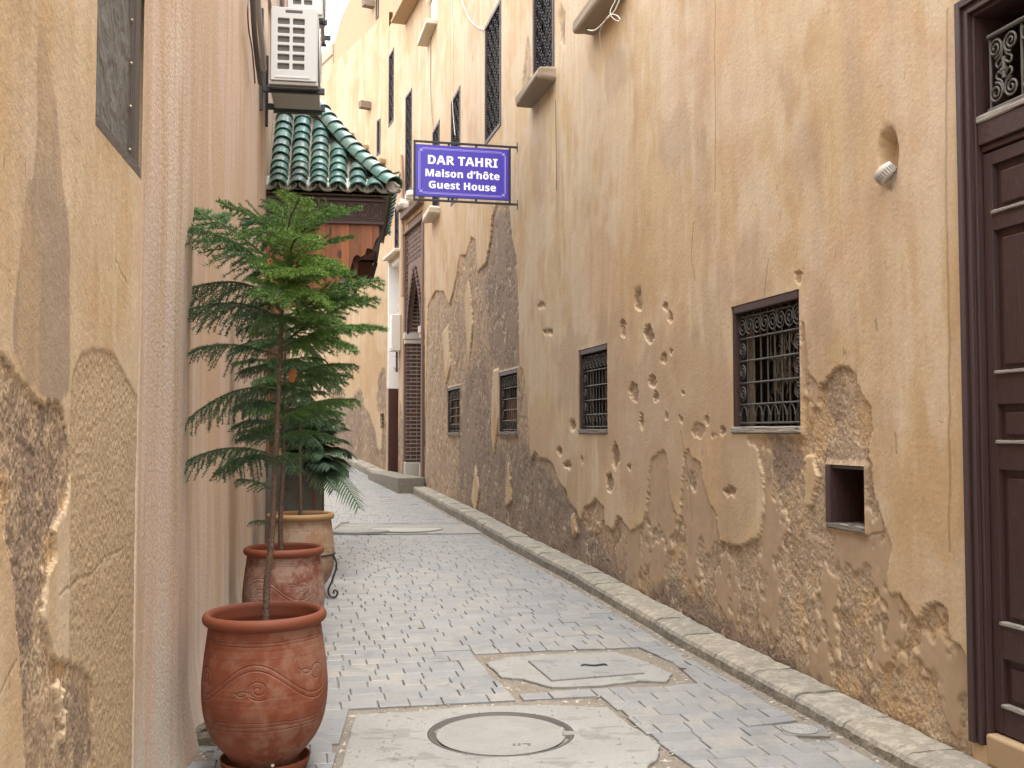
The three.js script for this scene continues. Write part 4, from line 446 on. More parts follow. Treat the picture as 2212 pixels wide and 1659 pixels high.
{ // kerbs
  const kt = bake(512, 512, 0, 1, 0, 1, (x, y, o) => { const n = fb(x * 7, y * 7, 4), g = vn(x * 120, y * 120), m = fb(x * 24, y * 24, 3), p = vn(x * 40, y * 40) > 0.93; const k = lerp(0.78, 1.15, n) * (0.9 + 0.2 * g) * (p ? 0.7 : 1); const w = ss(0.5, 0.65, m); o[0] = lerp(0.225, 0.295, w) * k; o[1] = lerp(0.207, 0.268, w) * k; o[2] = lerp(0.172, 0.22, w) * k; o[3] = 0.3 * n + 0.4 * m + 0.3 * g; });
  const kM = [[1, 1, 1], [0.93, 0.92, 0.9], [1.05, 1.02, 0.97]].map((c) => new THREE.MeshStandardMaterial({ map: kt.map, bumpMap: kt.bump, bumpScale: 0.01, roughness: 0.92, color: RGB(...c), side: THREE.DoubleSide }));
  const kerb = structure('kerb', new THREE.Group()), r = rng(21);
  function stone(F, a0, a1, dOf, wdt, k) { const d = dOf((a0 + a1) / 2), top = KERB(d) + (r() - 0.5) * 0.008, bot = ROAD(d) - 0.06, slope = Math.atan((KERB(dOf(a1)) - KERB(dOf(a0))) / (a1 - a0)); const L = a1 - a0 - 0.007; let g = clean(new THREE.BoxGeometry(L, top - bot, wdt, Math.max(3, Math.round(L / 0.05)), 4, 6)); const p = g.attributes.position, H = (top - bot) / 2; for (let i = 0; i < p.count; i++) { let x = p.getX(i), y = p.getY(i), z = p.getZ(i); if (y > H - 0.001 && z > wdt / 2 - 0.001) { y -= 0.014; z -= 0.012; } if (y > H - 0.03 && Math.abs(x) > L / 2 - 0.001) { x *= 0.985; } p.setXYZ(i, x, y, z); } g = rough(g, 0.007, 11, k * 3.7); const u = g.attributes.uv; for (let i = 0; i < p.count; i++) u.setXY(i, p.getX(i) + k * 0.37, p.getZ(i) + p.getY(i) + k * 0.21); g.rotateZ(slope); const m = part('kerb_stone', g, kM[Math.floor(r() * 3)], kerb); m.position.copy(toWorld(F, (a0 + a1) / 2, (top + bot) / 2, wdt / 2 - 0.012 + (r() - 0.5) * 0.008)); m.quaternion.copy(F.q); }
  let k = 0; for (let a = aR(21.1); a < -2; k++) { const L = 0.46 + 0.1 * r(); stone(FR, a, a + L, (q) => -q / KR, 0.27, k); a += L; }
  for (let a = -9; a < -0.3; k++) { const L = 0.7; stone(FC, a, a + L, (q) => 25.2 - q * 0.876, 0.3, k); a += L; }
  const stepM = texMat(concTex, 0.9, 0.01, { color: RGB(0.85, 0.78, 0.68) });
  const A = on(FB, 915, 1010).x, B = on(FB, 838, 1010).x, y = KERB(22.5) + 0.12;
  for (const [p, q, l] of [[Math.min(A, B) + 0.3, Math.min(A, B) + 1.9, 'near-square stone step block below the white doorway'], [Math.min(A, B) + 1.91, Math.max(A, B) + 0.1, 'stone step block in front of the brick archway']]) { const s = solo('stone_step', rough(clean(new RoundedBoxGeometry(q - p, y - 0.15, 0.55, 3, 0.02)), 0.01, 5), stepM, l, 'step', 'stone steps', toWorld(FB, (p + q) / 2, (y + 0.15) / 2, 0.27)); s.quaternion.copy(FB.q); }
}
// ---------- sign, wires and fittings on the right ----------
{
  const w0 = on(FR, 1118, 378), zdir = FR.Z, sign = thing('hanging_sign', 'purple guest house sign with white lettering in a black iron bracket frame', 'sign', toWorld(FR, w0.x, 0, 0)); sign.quaternion.copy(FR.q);
  // local frame: z out of the wall; board faces +x (towards the camera)
  const zAt = (px, py) => { const r = ray(px, py), c = V(0, EYE, 0), o = toWorld(FR, w0.x, 0, 0), t = o.sub(c).dot(FR.X) / r.dot(FR.X); return c.addScaledVector(r, t).applyMatrix4(FR.inv); };
  const tl = zAt(899, 313), br = zAt(1097, 432), ft = zAt(896, 309).y, fb2 = zAt(896, 432).y, zf = zAt(893, 370).z, zn = zAt(1101, 370).z; const Wb = tl.z - br.z, yb = br.y, yt = tl.y, Hb = yt - yb;
  const cv = document.createElement('canvas'); cv.width = 1200; cv.height = 700; const g = cv.getContext('2d'); g.fillStyle = '#4537a8'; g.fillRect(0, 0, 1200, 700); g.strokeStyle = '#c9c4ee'; g.lineWidth = 5; g.strokeRect(34, 34, 1132, 632); g.lineWidth = 3; g.strokeRect(50, 50, 1100, 600);
  g.fillStyle = '#4537a8'; for (const [x, y] of [[50, 50], [1150, 50], [50, 650], [1150, 650]]) { g.fillRect(x - 34, y - 34, 68, 68); } g.lineWidth = 4; for (const [x, y] of [[62, 62], [1138, 62], [62, 638], [1138, 638]]) { g.beginPath(); for (let k = 0; k < 4; k++) { g.moveTo(x, y); g.quadraticCurveTo(x + 30 * Math.cos(k * 1.57 + 0.3), y + 30 * Math.sin(k * 1.57 + 0.3), x + 26 * Math.cos(k * 1.57 + 1.1), y + 26 * Math.sin(k * 1.57 + 1.1)); } g.stroke(); g.beginPath(); g.arc(x, y, 9, 0, 6.3); g.stroke(); }
  g.fillStyle = '#f7f6fb'; g.textAlign = 'center'; g.textBaseline = 'alphabetic'; const line = (t, y, px, wmax) => { g.font = 'bold ' + px + 'px sans-serif'; const m = g.measureText(t).width; g.save(); g.translate(600, y); g.scale(wmax / m, 1); g.fillText(t, 0, 0); g.strokeStyle = '#f7f6fb'; g.lineWidth = 3; g.strokeText(t, 0, 0); g.restore(); };
  line('DAR TAHRI', 254, 168, 930); line('Maison d’hôte', 428, 138, 985); line('Guest House', 592, 138, 890);
  const tx = new THREE.CanvasTexture(cv); tx.colorSpace = THREE.SRGBColorSpace;
  const face = new THREE.PlaneGeometry(Wb, Hb); face.rotateY(Math.PI / 2); part('lettering', face, new THREE.MeshStandardMaterial({ map: tx, roughness: 0.38, side: THREE.FrontSide }), sign, V(0.0135, (yb + yt) / 2, (tl.z + br.z) / 2));
  part('board', bx(-0.012, 0.012, yb - 0.012, yt + 0.012, br.z - 0.012, tl.z + 0.012, 0.004), std(0.045, 0.03, 0.29, 0.4), sign);
  const y1 = yt + 0.05, y0 = yb - 0.055, t = 0.013; for (const y of [y0, y1]) part('arm', bx(-t, t, y - t, y + t, -0.01, zf, 0.003), ironDark, sign);
  for (const z of [zf - t, zn]) part('upright', bx(-t, t, y0 + t + 0.001, y1 - t - 0.001, z - t, z + t, 0.003), ironDark, sign);
  for (const q of [0.35, 0.65]) for (const [a, b] of [[y0 + t, yb - 0.013], [yt + 0.013, y1 - t]]) part('spacer', bx(-0.008, 0.008, a, b, lerp(br.z, tl.z, q) - 0.014, lerp(br.z, tl.z, q) + 0.014), ironDark, sign);
  for (const y of [yb + 0.04, (yb + yt) / 2, yt - 0.04]) { part('spacer', bx(-0.008, 0.008, y - 0.014, y + 0.014, tl.z + 0.013, zf - 2 * t - 0.001), ironDark, sign); part('spacer', bx(-0.008, 0.008, y - 0.014, y + 0.014, zn + t, br.z - 0.013), ironDark, sign); }
  for (const y of [y0, y1]) part('wall_plate', bx(-0.025, 0.025, y - 0.06, y + 0.06, -0.005, 0.008, 0.003), iron, sign);
}
const onR = (px, py, z = 0.02) => { const p = on(FR, px, py, z); return toWorld(FR, p.x, p.y, z); };
const cableW = std(0.62, 0.57, 0.47, 0.6), cableD = std(0.08, 0.07, 0.065, 0.7), cableB = std(0.32, 0.24, 0.17, 0.7);
solo('cable', tube([onR(1262, 63, 0.06), onR(1290, 62, 0.3), onR(1312, 40, 0.32), onR(1330, 20, 0.3), onR(1342, -10, 0.28)], 0.006, 30, 5), cableW, 'pale cable end sticking out past the upper stone sill', 'cable');
solo('cable', tube([onR(1330, 0, 0.3), onR(1318, 25, 0.34), onR(1325, 40, 0.34), onR(1340, 45, 0.34), onR(1336, 36, 0.34), onR(1318, 32, 0.34), onR(1298, 60, 0.3), onR(1296, 85, 0.24), onR(1299, 112, 0.2)], 0.004, 50, 5), cableW, 'thin looped wire dangling below the upper stone sill', 'wire');
solo('cable', tube([onR(995, -10), onR(1005, 20), onR(1018, 45), onR(1035, 60), onR(1047, 64)], 0.012, 24, 5), cableW, 'sagging white cable running into the tall upper window', 'cable');
solo('cable', tube([onR(975, -10), onR(978, 100), onR(977, 200), onR(979, 250), onR(983, 292)], 0.008, 24, 5), cableW, 'white cable hanging down over the window behind the sign', 'cable');
solo('cable', tube([onR(929, -10), onR(930, 120), onR(930, 190), onR(933, 250), onR(936, 280)], 0.009, 24, 5), cableB, 'brown cable running down the upper wall', 'cable');
solo('cable', tube([onR(1200, 215), onR(1201, 300), onR(1202, 370), onR(1202, 410)], 0.004, 20, 5), cableD, 'thin dark wire below the rounded stone sill', 'wire');
solo('cable', tube([onR(1062, 440), onR(1068, 462), onR(1074, 486), onR(1072, 492)], 0.004, 16, 5), cableD, 'short loose wire under the sign bracket', 'wire');
{ const p = on(FR, 1918, 372), o = thing('broken_lamp', 'broken ribbed grey lamp stub jutting from a scooped hollow in the wall', 'lamp', toWorld(FR, p.x, p.y, -0.02)); o.quaternion.copy(FR.q); const g = []; const pr = [[0, 0.0], [0.036, 0.002], [0.042, 0.008], [0.042, 0.03], [0.046, 0.034], [0.046, 0.05], [0.03, 0.056], [0.012, 0.052], [0, 0.053]].map(([x, y]) => new THREE.Vector2(x, y)); const body = part('cap', new THREE.LatheGeometry(pr, 24), std(0.5, 0.47, 0.42, 0.75), o); for (let i = 0; i < 24; i++) { const t = i / 24 * 6.283; g.push(bx(-0.002, 0.002, 0.008, 0.034, 0.041, 0.047).rotateY(t)); } const ribs = part('ribs', g, std(0.34, 0.32, 0.29, 0.8), o); const q = new THREE.Quaternion().setFromUnitVectors(V(0, 1, 0), V(-0.42, 0.72, 0.5).normalize()); for (const m of [body, ribs]) { m.quaternion.copy(q); m.scale.setScalar(1.25); m.position.set(0.02, -0.035, 0.02); } part('stub', rough(clean(new THREE.CylinderGeometry(0.022, 0.03, 0.1, 12)), 0.006, 30), std(0.3, 0.24, 0.18, 0.9), o, V(0.03, -0.06, -0.01)); }
{ const onB = (px, py, z) => { const p = on(FB, px, py, z); return toWorld(FB, p.x, p.y, z); };
  const bxo = thing('meter_box', 'white electricity meter box on the wall beside the brick archway', 'meter box', onB(863, 720, 0)); bxo.quaternion.copy(FB.q); part('case', bx(-0.16, 0.16, -0.42, 0.42, 0.002, 0.2, 0.02), std(0.66, 0.63, 0.57, 0.6), bxo); part('cover', bx(-0.13, 0.13, -0.36, 0.36, 0.2, 0.212, 0.005), std(0.7, 0.67, 0.6, 0.5), bxo); part('conduit', rod(V(0, -0.9, 0.06), V(0, -0.43, 0.06), 0.025), cableD, bxo);
  solo('drain_pipe', [tube([onB(866, 335, 0.06), onB(868, 440, 0.06), onB(869, 540, 0.06), onB(869, 640, 0.06)], 0.045, 24, 8)], std(0.48, 0.33, 0.22, 0.7), 'rust-stained downpipe beside the brick archway', 'pipe');
  solo('cable_bracket', [tube([onB(862, 372, 0.04), onB(850, 375, 0.3), onB(826, 380, 0.9), onB(815, 383, 1.3)], 0.022, 20, 6), tube([onB(862, 368, 0.03), onB(864, 376, 0.1), onB(860, 392, 0.12), onB(850, 398, 0.1), onB(846, 390, 0.1), onB(856, 380, 0.1)], 0.012, 30, 5), tube([onB(864, 374, 0.03), onB(868, 420, 0.05), onB(868, 520, 0.05)], 0.012, 20, 5)], cableD, 'bundle of dark cables leaving the wall above the archway', 'cable');
  const lp = onB(890, 424, 0.25); const wad = thing('cable_bundle', 'lump of white wrapped pipe joints above the archway', 'pipe joint', lp); for (const q of [rough(clean(new THREE.SphereGeometry(0.16, 14, 10)), 0.05, 9), rough(clean(new THREE.SphereGeometry(0.11, 12, 9).translate(-0.14, -0.24, 0.3)), 0.04, 11), rough(clean(new THREE.CapsuleGeometry(0.08, 0.3, 4, 10).rotateZ(0.8).translate(0.2, 0.16, -0.1)), 0.03, 9)]) part('wrapping', q, std(0.55, 0.52, 0.46, 0.9), wad);
}
// ---------- air conditioners on the left wall ----------
{
  const caseM = std(0.5, 0.5, 0.485, 0.45), dark = std(0.07, 0.07, 0.066, 0.7), steel = std(0.035, 0.04, 0.05, 0.5, { metalness: 0.3 }), fin = std(0.14, 0.137, 0.125, 0.6, { metalness: 0.3 });
  function unit(name, label, d0, L, y0, z0, Wd, H) { // end face towards the camera (local -x)
    const o = thing(name, label, 'air conditioner', toWorld(FL, aL(d0), y0, 0), 'air conditioners'); o.quaternion.copy(FL.q); const z1 = z0 + Wd;
    part('case', [bx(0.012, L, 0.03, H, z0, z1, 0.025)], caseM, o); part('base_pan', bx(0.0, L - 0.004, 0.0, 0.032, z0 - 0.006, z1 + 0.006, 0.006), std(0.4, 0.39, 0.36, 0.7), o);
    const fr = [], cols = 2, rows = 6, mz = 0.055, iw = (Wd - 2 * mz - 0.05), ih = H - 0.22, y1 = 0.12; part('coil', bx(0.0085, 0.013, y1, y1 + ih, z0 + mz, z0 + mz + iw), fin, o);
    const sh = new THREE.Shape(); sh.moveTo(0, 0); sh.lineTo(Wd - 0.03, 0); sh.lineTo(Wd - 0.03, H - 0.05); sh.lineTo(0, H - 0.05); sh.closePath(); const cw = iw / cols, ch = ih / rows, rr = 0.014; for (let i = 0; i < cols; i++) for (let j = 0; j < rows; j++) { const h = new THREE.Path(), a = mz - 0.015 + i * cw + 0.012, b = mz - 0.015 + (i + 1) * cw - 0.012, c = y1 - 0.035 + j * ch + 0.01, d = y1 - 0.035 + (j + 1) * ch - 0.01; h.moveTo(a + rr, c); h.lineTo(b - rr, c); h.quadraticCurveTo(b, c, b, c + rr); h.lineTo(b, d - rr); h.quadraticCurveTo(b, d, b - rr, d); h.lineTo(a + rr, d); h.quadraticCurveTo(a, d, a, d - rr); h.lineTo(a, c + rr); h.quadraticCurveTo(a, c, a + rr, c); sh.holes.push(h); }
    const g = clean(new THREE.ExtrudeGeometry(sh, { depth: 0.018, bevelEnabled: true, bevelSize: 0.003, bevelThickness: 0.003, bevelSegments: 1, curveSegments: 3 })); g.rotateY(-Math.PI / 2); part('end_guard', g, caseM, o, V(0.006, 0.038, z0 + 0.015));
    part('grip', bx(-0.016, -0.01, H - 0.062, H - 0.032, z0 + Wd * 0.32, z0 + Wd * 0.68, 0.003), dark, o); part('bottom_rib', bx(-0.02, -0.01, 0.055, 0.075, z0 + 0.05, z1 - 0.07, 0.004), caseM, o);
    part('fan_guard', [0.06, 0.12, 0.18, 0.24, 0.29].map((q) => clean(new THREE.TorusGeometry(q, 0.006, 5, 32).translate(L * 0.42, H * 0.5, z1 + 0.012))), caseM, o); part('fan_opening', clean(new THREE.CylinderGeometry(0.29, 0.29, 0.01, 32).rotateX(Math.PI / 2).translate(L * 0.42, H * 0.5, z1 + 0.001)), dark, o);
    for (const [x, k] of [[0.02, 1], [L - 0.1, 1]]) part('foot', bx(x, x + 0.05, -0.025, 0.0, z0 - 0.02, z1 + 0.02, 0.004), dark, o);
    return o;
  }
  const zOf = (px, d) => (((px - CX) / FPX * d) - (-0.836 - 0.155 * d)) * 0.988;
  const arm = (name, label, d, py, tip, dropTop) => { const y = atDepth(600, py, d).y, L = zOf(tip, d), o = thing(name, label, 'bracket', toWorld(FL, aL(d), y, 0), 'steel wall brackets'); o.quaternion.copy(FL.q); part('arm', bx(-0.02, 0.02, -0.028, 0.028, 0.0, L, 0.004), steel, o); part('wall_rail', bx(-0.02, 0.02, -0.2, dropTop, -0.035, 0.0, 0.004), steel, o); };
  const dU = 9.25, yU = atDepth(620, 180, dU).y; unit('air_conditioner', 'white air conditioner with a twelve-window end guard above the tiled hood', dU, 0.86, yU, zOf(574, dU), 0.43, 0.72);
  arm('wall_bracket', 'dark steel bracket arm under the near end of the air conditioner', 9.38, 192, 695, 0.75); arm('wall_bracket', 'dark steel bracket arm under the far end of the air conditioner, just above the tiles', 9.98, 230, 696, 0.5);
  const d2 = 11.3, y2 = atDepth(620, 34, d2).y; unit('air_conditioner', 'upper air conditioner mounted behind and above the lower one', d2, 0.86, y2, zOf(610, d2) , 0.4, 0.72);
  arm('wall_bracket', 'upper bracket arm whose tip shows against the sky', 11.45, 43, 700, 0.75); arm('wall_bracket', 'upper bracket arm with its tip lower against the sky', 12.1, 77, 708, 0.5);
  const onL = (px, py, z) => { const p = on(FL, px, py, z); return toWorld(FL, p.x, p.y, z); };
  solo('pipe', [tube([onL(545, -20, 0.05), onL(549, 60, 0.05), onL(556, 130, 0.05), onL(563, 180, 0.05)], 0.022, 24, 7)], std(0.09, 0.085, 0.085, 0.8), 'black insulated pipe running down beside the air conditioner', 'pipe'); solo('pipe', [tube([onL(556, -20, 0.06), onL(561, 50, 0.06), onL(566, 100, 0.06), onL(570, 150, 0.05)], 0.024, 24, 7)], std(0.30, 0.29, 0.28, 0.85), 'grey wrapped pipe beside the air conditioner', 'pipe'); solo('cable', [tube([onL(541, -10, 0.02), onL(535, 20, 0.04), onL(537, 60, 0.03), onL(545, 110, 0.02), onL(551, 180, 0.02)], 0.006, 30, 5)], cableD, 'thin dark cable looping down the pink wall', 'cable');
}
// ---------- green tiled hood over the guest house entrance ----------
{
  const A0 = 10.36, hood = thing('tiled_hood', 'green glazed tile hood with carved dark fascia and cedar side boards', 'hood', toWorld(FL, A0, 0, -0.035)); hood.quaternion.copy(FL.q);
  const zE = 1.25, yE = atDepth(845, 425, 10.4).y + 0.02, yR = atDepth(640, 240, 11.25).y, runX = 0.98, zR = 0.42, len = 2.7, rise = yR - yE, SL = Math.hypot(runX, rise);
  const glaze = [[0.105, 0.235, 0.205], [0.12, 0.265, 0.225], [0.09, 0.20, 0.185], [0.14, 0.275, 0.23], [0.125, 0.215, 0.2], [0.16, 0.26, 0.225]].map(([r, g, b], k) => { const t = bake(128, 128, 0, 1, 0, 1, (u, v, o) => { const n = fb(u * 5 + k * 9, v * 5, 3), w = ss(0.6, 0.75, fb(u * 11 + k * 5, v * 11, 3)), sp = vn(u * 40 + k, v * 40) > 0.93; const q = lerp(0.75, 1.25, n); o[0] = lerp(r * q * 0.62, 0.2, w * 0.35); o[1] = lerp(g * q * 0.62, 0.22, w * 0.35); o[2] = lerp(b * q * 0.62, 0.19, w * 0.35); if (sp) { o[0] *= 0.5; o[1] *= 0.5; o[2] *= 0.5; } o[3] = 0.5 + 0.5 * (n - 0.5); }); return new THREE.MeshPhysicalMaterial({ map: t.map, bumpMap: t.bump, bumpScale: 0.003, roughness: 0.4, clearcoat: 0.55, clearcoatRoughness: 0.2, side: THREE.DoubleSide }); });
  const rimM = std(0.05, 0.075, 0.065, 0.6), bed = texMat(bake(256, 256, 0, 1, 0, 1, (u, v, o) => { const n = fb(u * 14, v * 14, 4), g = vn(u * 70, v * 70), k = lerp(0.6, 1.35, n * 0.6 + g * 0.4); o[0] = 0.22 * k; o[1] = 0.18 * k; o[2] = 0.14 * k; o[3] = n * 0.6 + g * 0.4; }), 0.95, 0.02);
  function tileGeo(L, r0, r1, th, seed) { const P = [], U = [], n = 10, m = 3, r = rng(seed), at = (i, j, o) => { const t = Math.PI * i / n, f = j / m, R = lerp(r0, r1, f) + o * th, lip = j === 0 ? (vn(i * 1.7 + seed, seed) - 0.5) * 0.012 : 0; return [Math.cos(t) * R, Math.sin(t) * R * 0.95, f * L + lip]; }; const q = (a, b, c, d, ua, ub, va, vb) => { for (const [p, uu, vv] of [[a, ua, va], [b, ub, va], [c, ub, vb], [a, ua, va], [c, ub, vb], [d, ua, vb]]) { P.push(...p); U.push(uu, vv); } };
    for (let i = 0; i < n; i++) { for (let j = 0; j < m; j++) { q(at(i, j, 1), at(i + 1, j, 1), at(i + 1, j + 1, 1), at(i, j + 1, 1), i / n, (i + 1) / n, j / m, (j + 1) / m); } q(at(i, 0, 0), at(i + 1, 0, 0), at(i + 1, 0, 1), at(i, 0, 1), i / n, (i + 1) / n, 0, 0.05); q(at(i + 1, 0, 0), at(i, 0, 0), at(i, m, 0), at(i + 1, m, 0), i / n, (i + 1) / n, 0, 1); }
    const g = new THREE.BufferGeometry(); g.setAttribute('position', new THREE.Float32BufferAttribute(P, 3)); g.setAttribute('uv', new THREE.Float32BufferAttribute(U, 2)); const idx = g; idx.computeVertexNormals(); const w = mergeVertices((g.deleteAttribute('normal'), g), 1e-5); w.computeVertexNormals(); return w; }
  const tg = [1, 2, 3, 4].map((s) => tileGeo(0.2, 0.082, 0.066, 0.012, s)), hipG = [5, 6].map((s) => tileGeo(0.25, 0.1, 0.08, 0.014, s)), r = rng(31);
  const place = (g, m, p, axis, nrm, name = 'tile') => { const o = part(name, g, m, hood); const Z = axis.clone().normalize(), X = nrm.clone().cross(Z).normalize(), Y = Z.clone().cross(X); o.quaternion.setFromRotationMatrix(new THREE.Matrix4().makeBasis(X, Y, Z)); o.position.copy(p); return o; };
  const sag = (t) => -0.2 * t * (1 - t); const up = V(runX, rise, 0).divideScalar(SL), nrm = V(-rise, runX, 0).divideScalar(SL);
  const bedShape = (pts) => { const g = new THREE.BufferGeometry(), P = [], U = []; for (let i = 1; i < pts.length - 1; i++) for (const p of [pts[0], pts[i], pts[i + 1]]) { P.push(p.x, p.y, p.z); U.push(p.z, p.y); } g.setAttribute('position', new THREE.Float32BufferAttribute(P, 3)); g.setAttribute('uv', new THREE.Float32BufferAttribute(U, 2)); g.computeVertexNormals(); return g; };
  const off = 0.03; part('mortar_bed', [...[0, 0.25, 0.5, 0.75].map((t) => { const q = (u, z) => V(0.02 + u * (runX - 0.02), yE + off + u * rise, z).addScaledVector(nrm, sag(u)), zz = (u) => lerp(zE, zR, u); return bedShape([q(t, 0), q(t, zz(t)), q(t + 0.25, zz(t + 0.25)), q(t + 0.25, 0)]); }), bedShape([V(0.02, yE + off - 0.05, zE), V(len, yE + off - 0.05, zE), V(len - runX, yR + off - 0.05, zR), V(runX, yR + off - 0.05, zR)]), bedShape([V(len, yE + off, zE), V(len, yE + off, 0), V(len - runX, yR + off, 0), V(len - runX, yR + off, zR)]), bedShape([V(runX, yR + off, 0), V(runX, yR + off, zR), V(len - runX, yR + off, zR), V(len - runX, yR + off, 0)]), bedShape([V(0.02, yE, 0), V(0.02, yE, zE), V(len, yE, zE), V(len, yE, 0)])].map(clean), bed, hood);
  const cols = [0.115, 0.315, 0.515, 0.71, 0.91, 1.08];
  cols.forEach((z, ci) => { const tMax = Math.min(1, (zE - z - 0.03) / (zE - zR)) - 0.03; let k = 0; for (let t = 0; t < tMax - 0.05; k++) { const st = (0.118 + 0.04 * r()) / SL, p = V(0, yE + 0.035, z + (r() - 0.5) * 0.012).addScaledVector(up, t * SL).addScaledVector(nrm, 0.012 - 0.004 * (k % 2) + sag(t)); place(tg[Math.floor(r() * 4)], glaze[Math.floor(r() * 6)], p, up.clone().addScaledVector(nrm, -0.085 + (r() - 0.5) * 0.03 + -0.14 * (1 - 2 * t)).add(V(0, 0, (r() - 0.5) * 0.04)), nrm); t += st; } });
  const panM = std(0.22, 0.235, 0.19, 0.5); for (let i = -1; i < cols.length; i++) { const z = i < 0 ? 0.02 : i < cols.length - 1 ? (cols[i] + cols[i + 1]) / 2 : cols[i] + 0.095; place(tg[(i + 4) % 4], panM, V(-0.01, yE + 0.035, z).addScaledVector(nrm, 0.062), up, nrm.clone().negate(), 'pan_tile'); part('eave_mortar', rough(bx(-0.005, 0.05, yE + 0.02, yE + 0.075, z - 0.03, z + 0.03, 0.012), 0.008, 25, i), std(0.3, 0.26, 0.21, 0.95), hood); }
  // front slope seen only from the side of the lane
  const upF = V(0, rise, -(zE - zR)).normalize(), nF = V(0, zE - zR, rise).normalize(), SF = Math.hypot(rise, zE - zR); for (let x = 0.2; x < len - 0.1; x += 0.2) { const tM = Math.min(1, x / runX, (len - x) / runX) - 0.04; for (let t = 0; t < tM - 0.03; t += 0.14 / SF) place(tg[Math.floor(r() * 4)], glaze[Math.floor(r() * 6)], V(x, yE + 0.035, zE).addScaledVector(upF, t * SF).addScaledVector(nF, 0.012), upF.clone().addScaledVector(nF, -0.085), nF); }
  const c0 = V(0.0, yE + 0.06, zE), c1 = V(runX, yR + 0.06, zR), hd = c1.clone().sub(c0), hl = hd.length(), hn = nrm.clone().add(nF).normalize(); for (let t = 0, k = 0; t < hl - 0.05; t += 0.152, k++) place(hipG[k % 2], glaze[Math.floor(r() * 6)], c0.clone().addScaledVector(hd, t / hl).addScaledVector(hn, 0.04 + sag(t / hl)), hd.clone().normalize().addScaledVector(hn, -0.09 - 0.12 * (1 - 2 * t / hl)), hn, 'hip_tile');
  const e0 = V(len, yE + 0.06, zE), e1 = V(len - runX, yR + 0.06, zR), ed = e1.clone().sub(e0); for (let t = 0, k = 0; t < ed.length() - 0.05; t += 0.152, k++) place(hipG[k % 2], glaze[k % 6], e0.clone().addScaledVector(ed, t / ed.length()).add(V(0, 0.04, 0)), ed, V(0, 1, 0.2), 'hip_tile');
  for (let x = runX; x < len - runX; x += 0.18) place(hipG[0], glaze[1], V(x, yR + 0.07, zR - 0.06), V(1, 0, 0), V(0, 1, 0), 'ridge_tile'); for (let z = 0.06; z < zR; z += 0.2) place(hipG[1], glaze[3], V(runX + 0.02, yR + 0.06, z), V(0, 0, 1), V(0, 1, 0), 'ridge_tile');
  part('corner_mortar', rough(clean(new THREE.SphereGeometry(0.085, 16, 12).scale(0.6, 0.9, 0.9)), 0.03, 14), std(0.21, 0.18, 0.15, 0.95), hood, V(-0.03, yE + 0.07, zE + 0.02));
  // timber
  const cedarT = bake(256, 256, 0, 1, 0, 1, (u, v, o) => { const g = fb(u * 26 + fb(u * 4, v * 2, 2) * 2, v * 2.4, 4), kn = ss(0.74, 0.82, fb(u * 9 + 4, v * 4, 2)), k = lerp(0.7, 1.3, g); o[0] = 0.25 * k * (1 - kn * 0.7); o[1] = 0.085 * k * (1 - kn * 0.75); o[2] = 0.028 * k * (1 - kn * 0.6); o[3] = g; }), cedar = [1, 0.85, 1.1, 0.72].map((q) => texMat(cedarT, 0.6, 0.002, { color: RGB(q, q, q) }));
  const cv = document.createElement('canvas'); cv.width = 512; cv.height = 128; const g = cv.getContext('2d'); g.fillStyle = '#888'; g.fillRect(0, 0, 512, 128); g.strokeStyle = '#222'; g.lineWidth = 4; for (let x = 0; x < 512; x += 64) { g.strokeRect(x + 4, 26, 56, 76); g.beginPath(); g.moveTo(x + 10, 32); g.lineTo(x + 54, 96); g.moveTo(x + 54, 32); g.lineTo(x + 10, 96); g.stroke(); g.beginPath(); g.arc(x + 32, 64, 15, 0, 6.3); g.stroke(); } for (const y of [8, 16, 112, 120]) { g.beginPath(); g.moveTo(0, y); g.lineTo(512, y); g.stroke(); }
  const bt = new THREE.CanvasTexture(cv); bt.wrapS = bt.wrapT = THREE.RepeatWrapping; const carved = new THREE.MeshStandardMaterial({ color: RGB(0.045, 0.02, 0.014), roughness: 0.6, bumpMap: bt, bumpScale: 0.012, side: THREE.DoubleSide });
  const yF0 = atDepth(700, 481, 10.45).y, yF1 = yE - 0.01; const fas = (name, x0, x1, z0, z1) => { const b = bx(x0, x1, yF0, yF1, z0, z1, 0.004), p = b.attributes.position, u = b.attributes.uv; for (let i = 0; i < p.count; i++) u.setXY(i, (p.getZ(i) + p.getX(i)) / 1.0, (p.getY(i) - yF0) / (yF1 - yF0)); part(name, b, carved, hood); };
  fas('fascia', 0.09, 0.13, 0.004, 1.17); fas('fascia', 0.131, len - 0.13, 1.13, 1.17); fas('fascia', len - 0.13, len - 0.09, 0.004, 1.17);
  for (const y of [yF0, yF1 - 0.03]) part('moulding', bx(0.075, 0.092, y - 0.015, y + 0.015, 0.004, 1.18, 0.005), std(0.05, 0.022, 0.016, 0.55), hood);
  part('soffit', bx(0.13, len - 0.13, yF0 + 0.03, yF0 + 0.06, 0.004, 1.13), cedar[3], hood);
  const zPx = (px) => (((px - CX) / FPX * 10.42) - (-0.836 - 0.155 * 10.42)) * 0.988 + 0.03, yPx = (py) => atDepth(700, py, 10.42).y;
  const bot = [[600, 680], [720, 640], [738, 585], [745, 575], [755, 585], [762, 560], [771, 553], [788, 553], [791, 540], [804, 536], [830, 484]]; const pts = bot.map(([x, y]) => [zPx(x), yPx(y)]); const zb = table(pts);
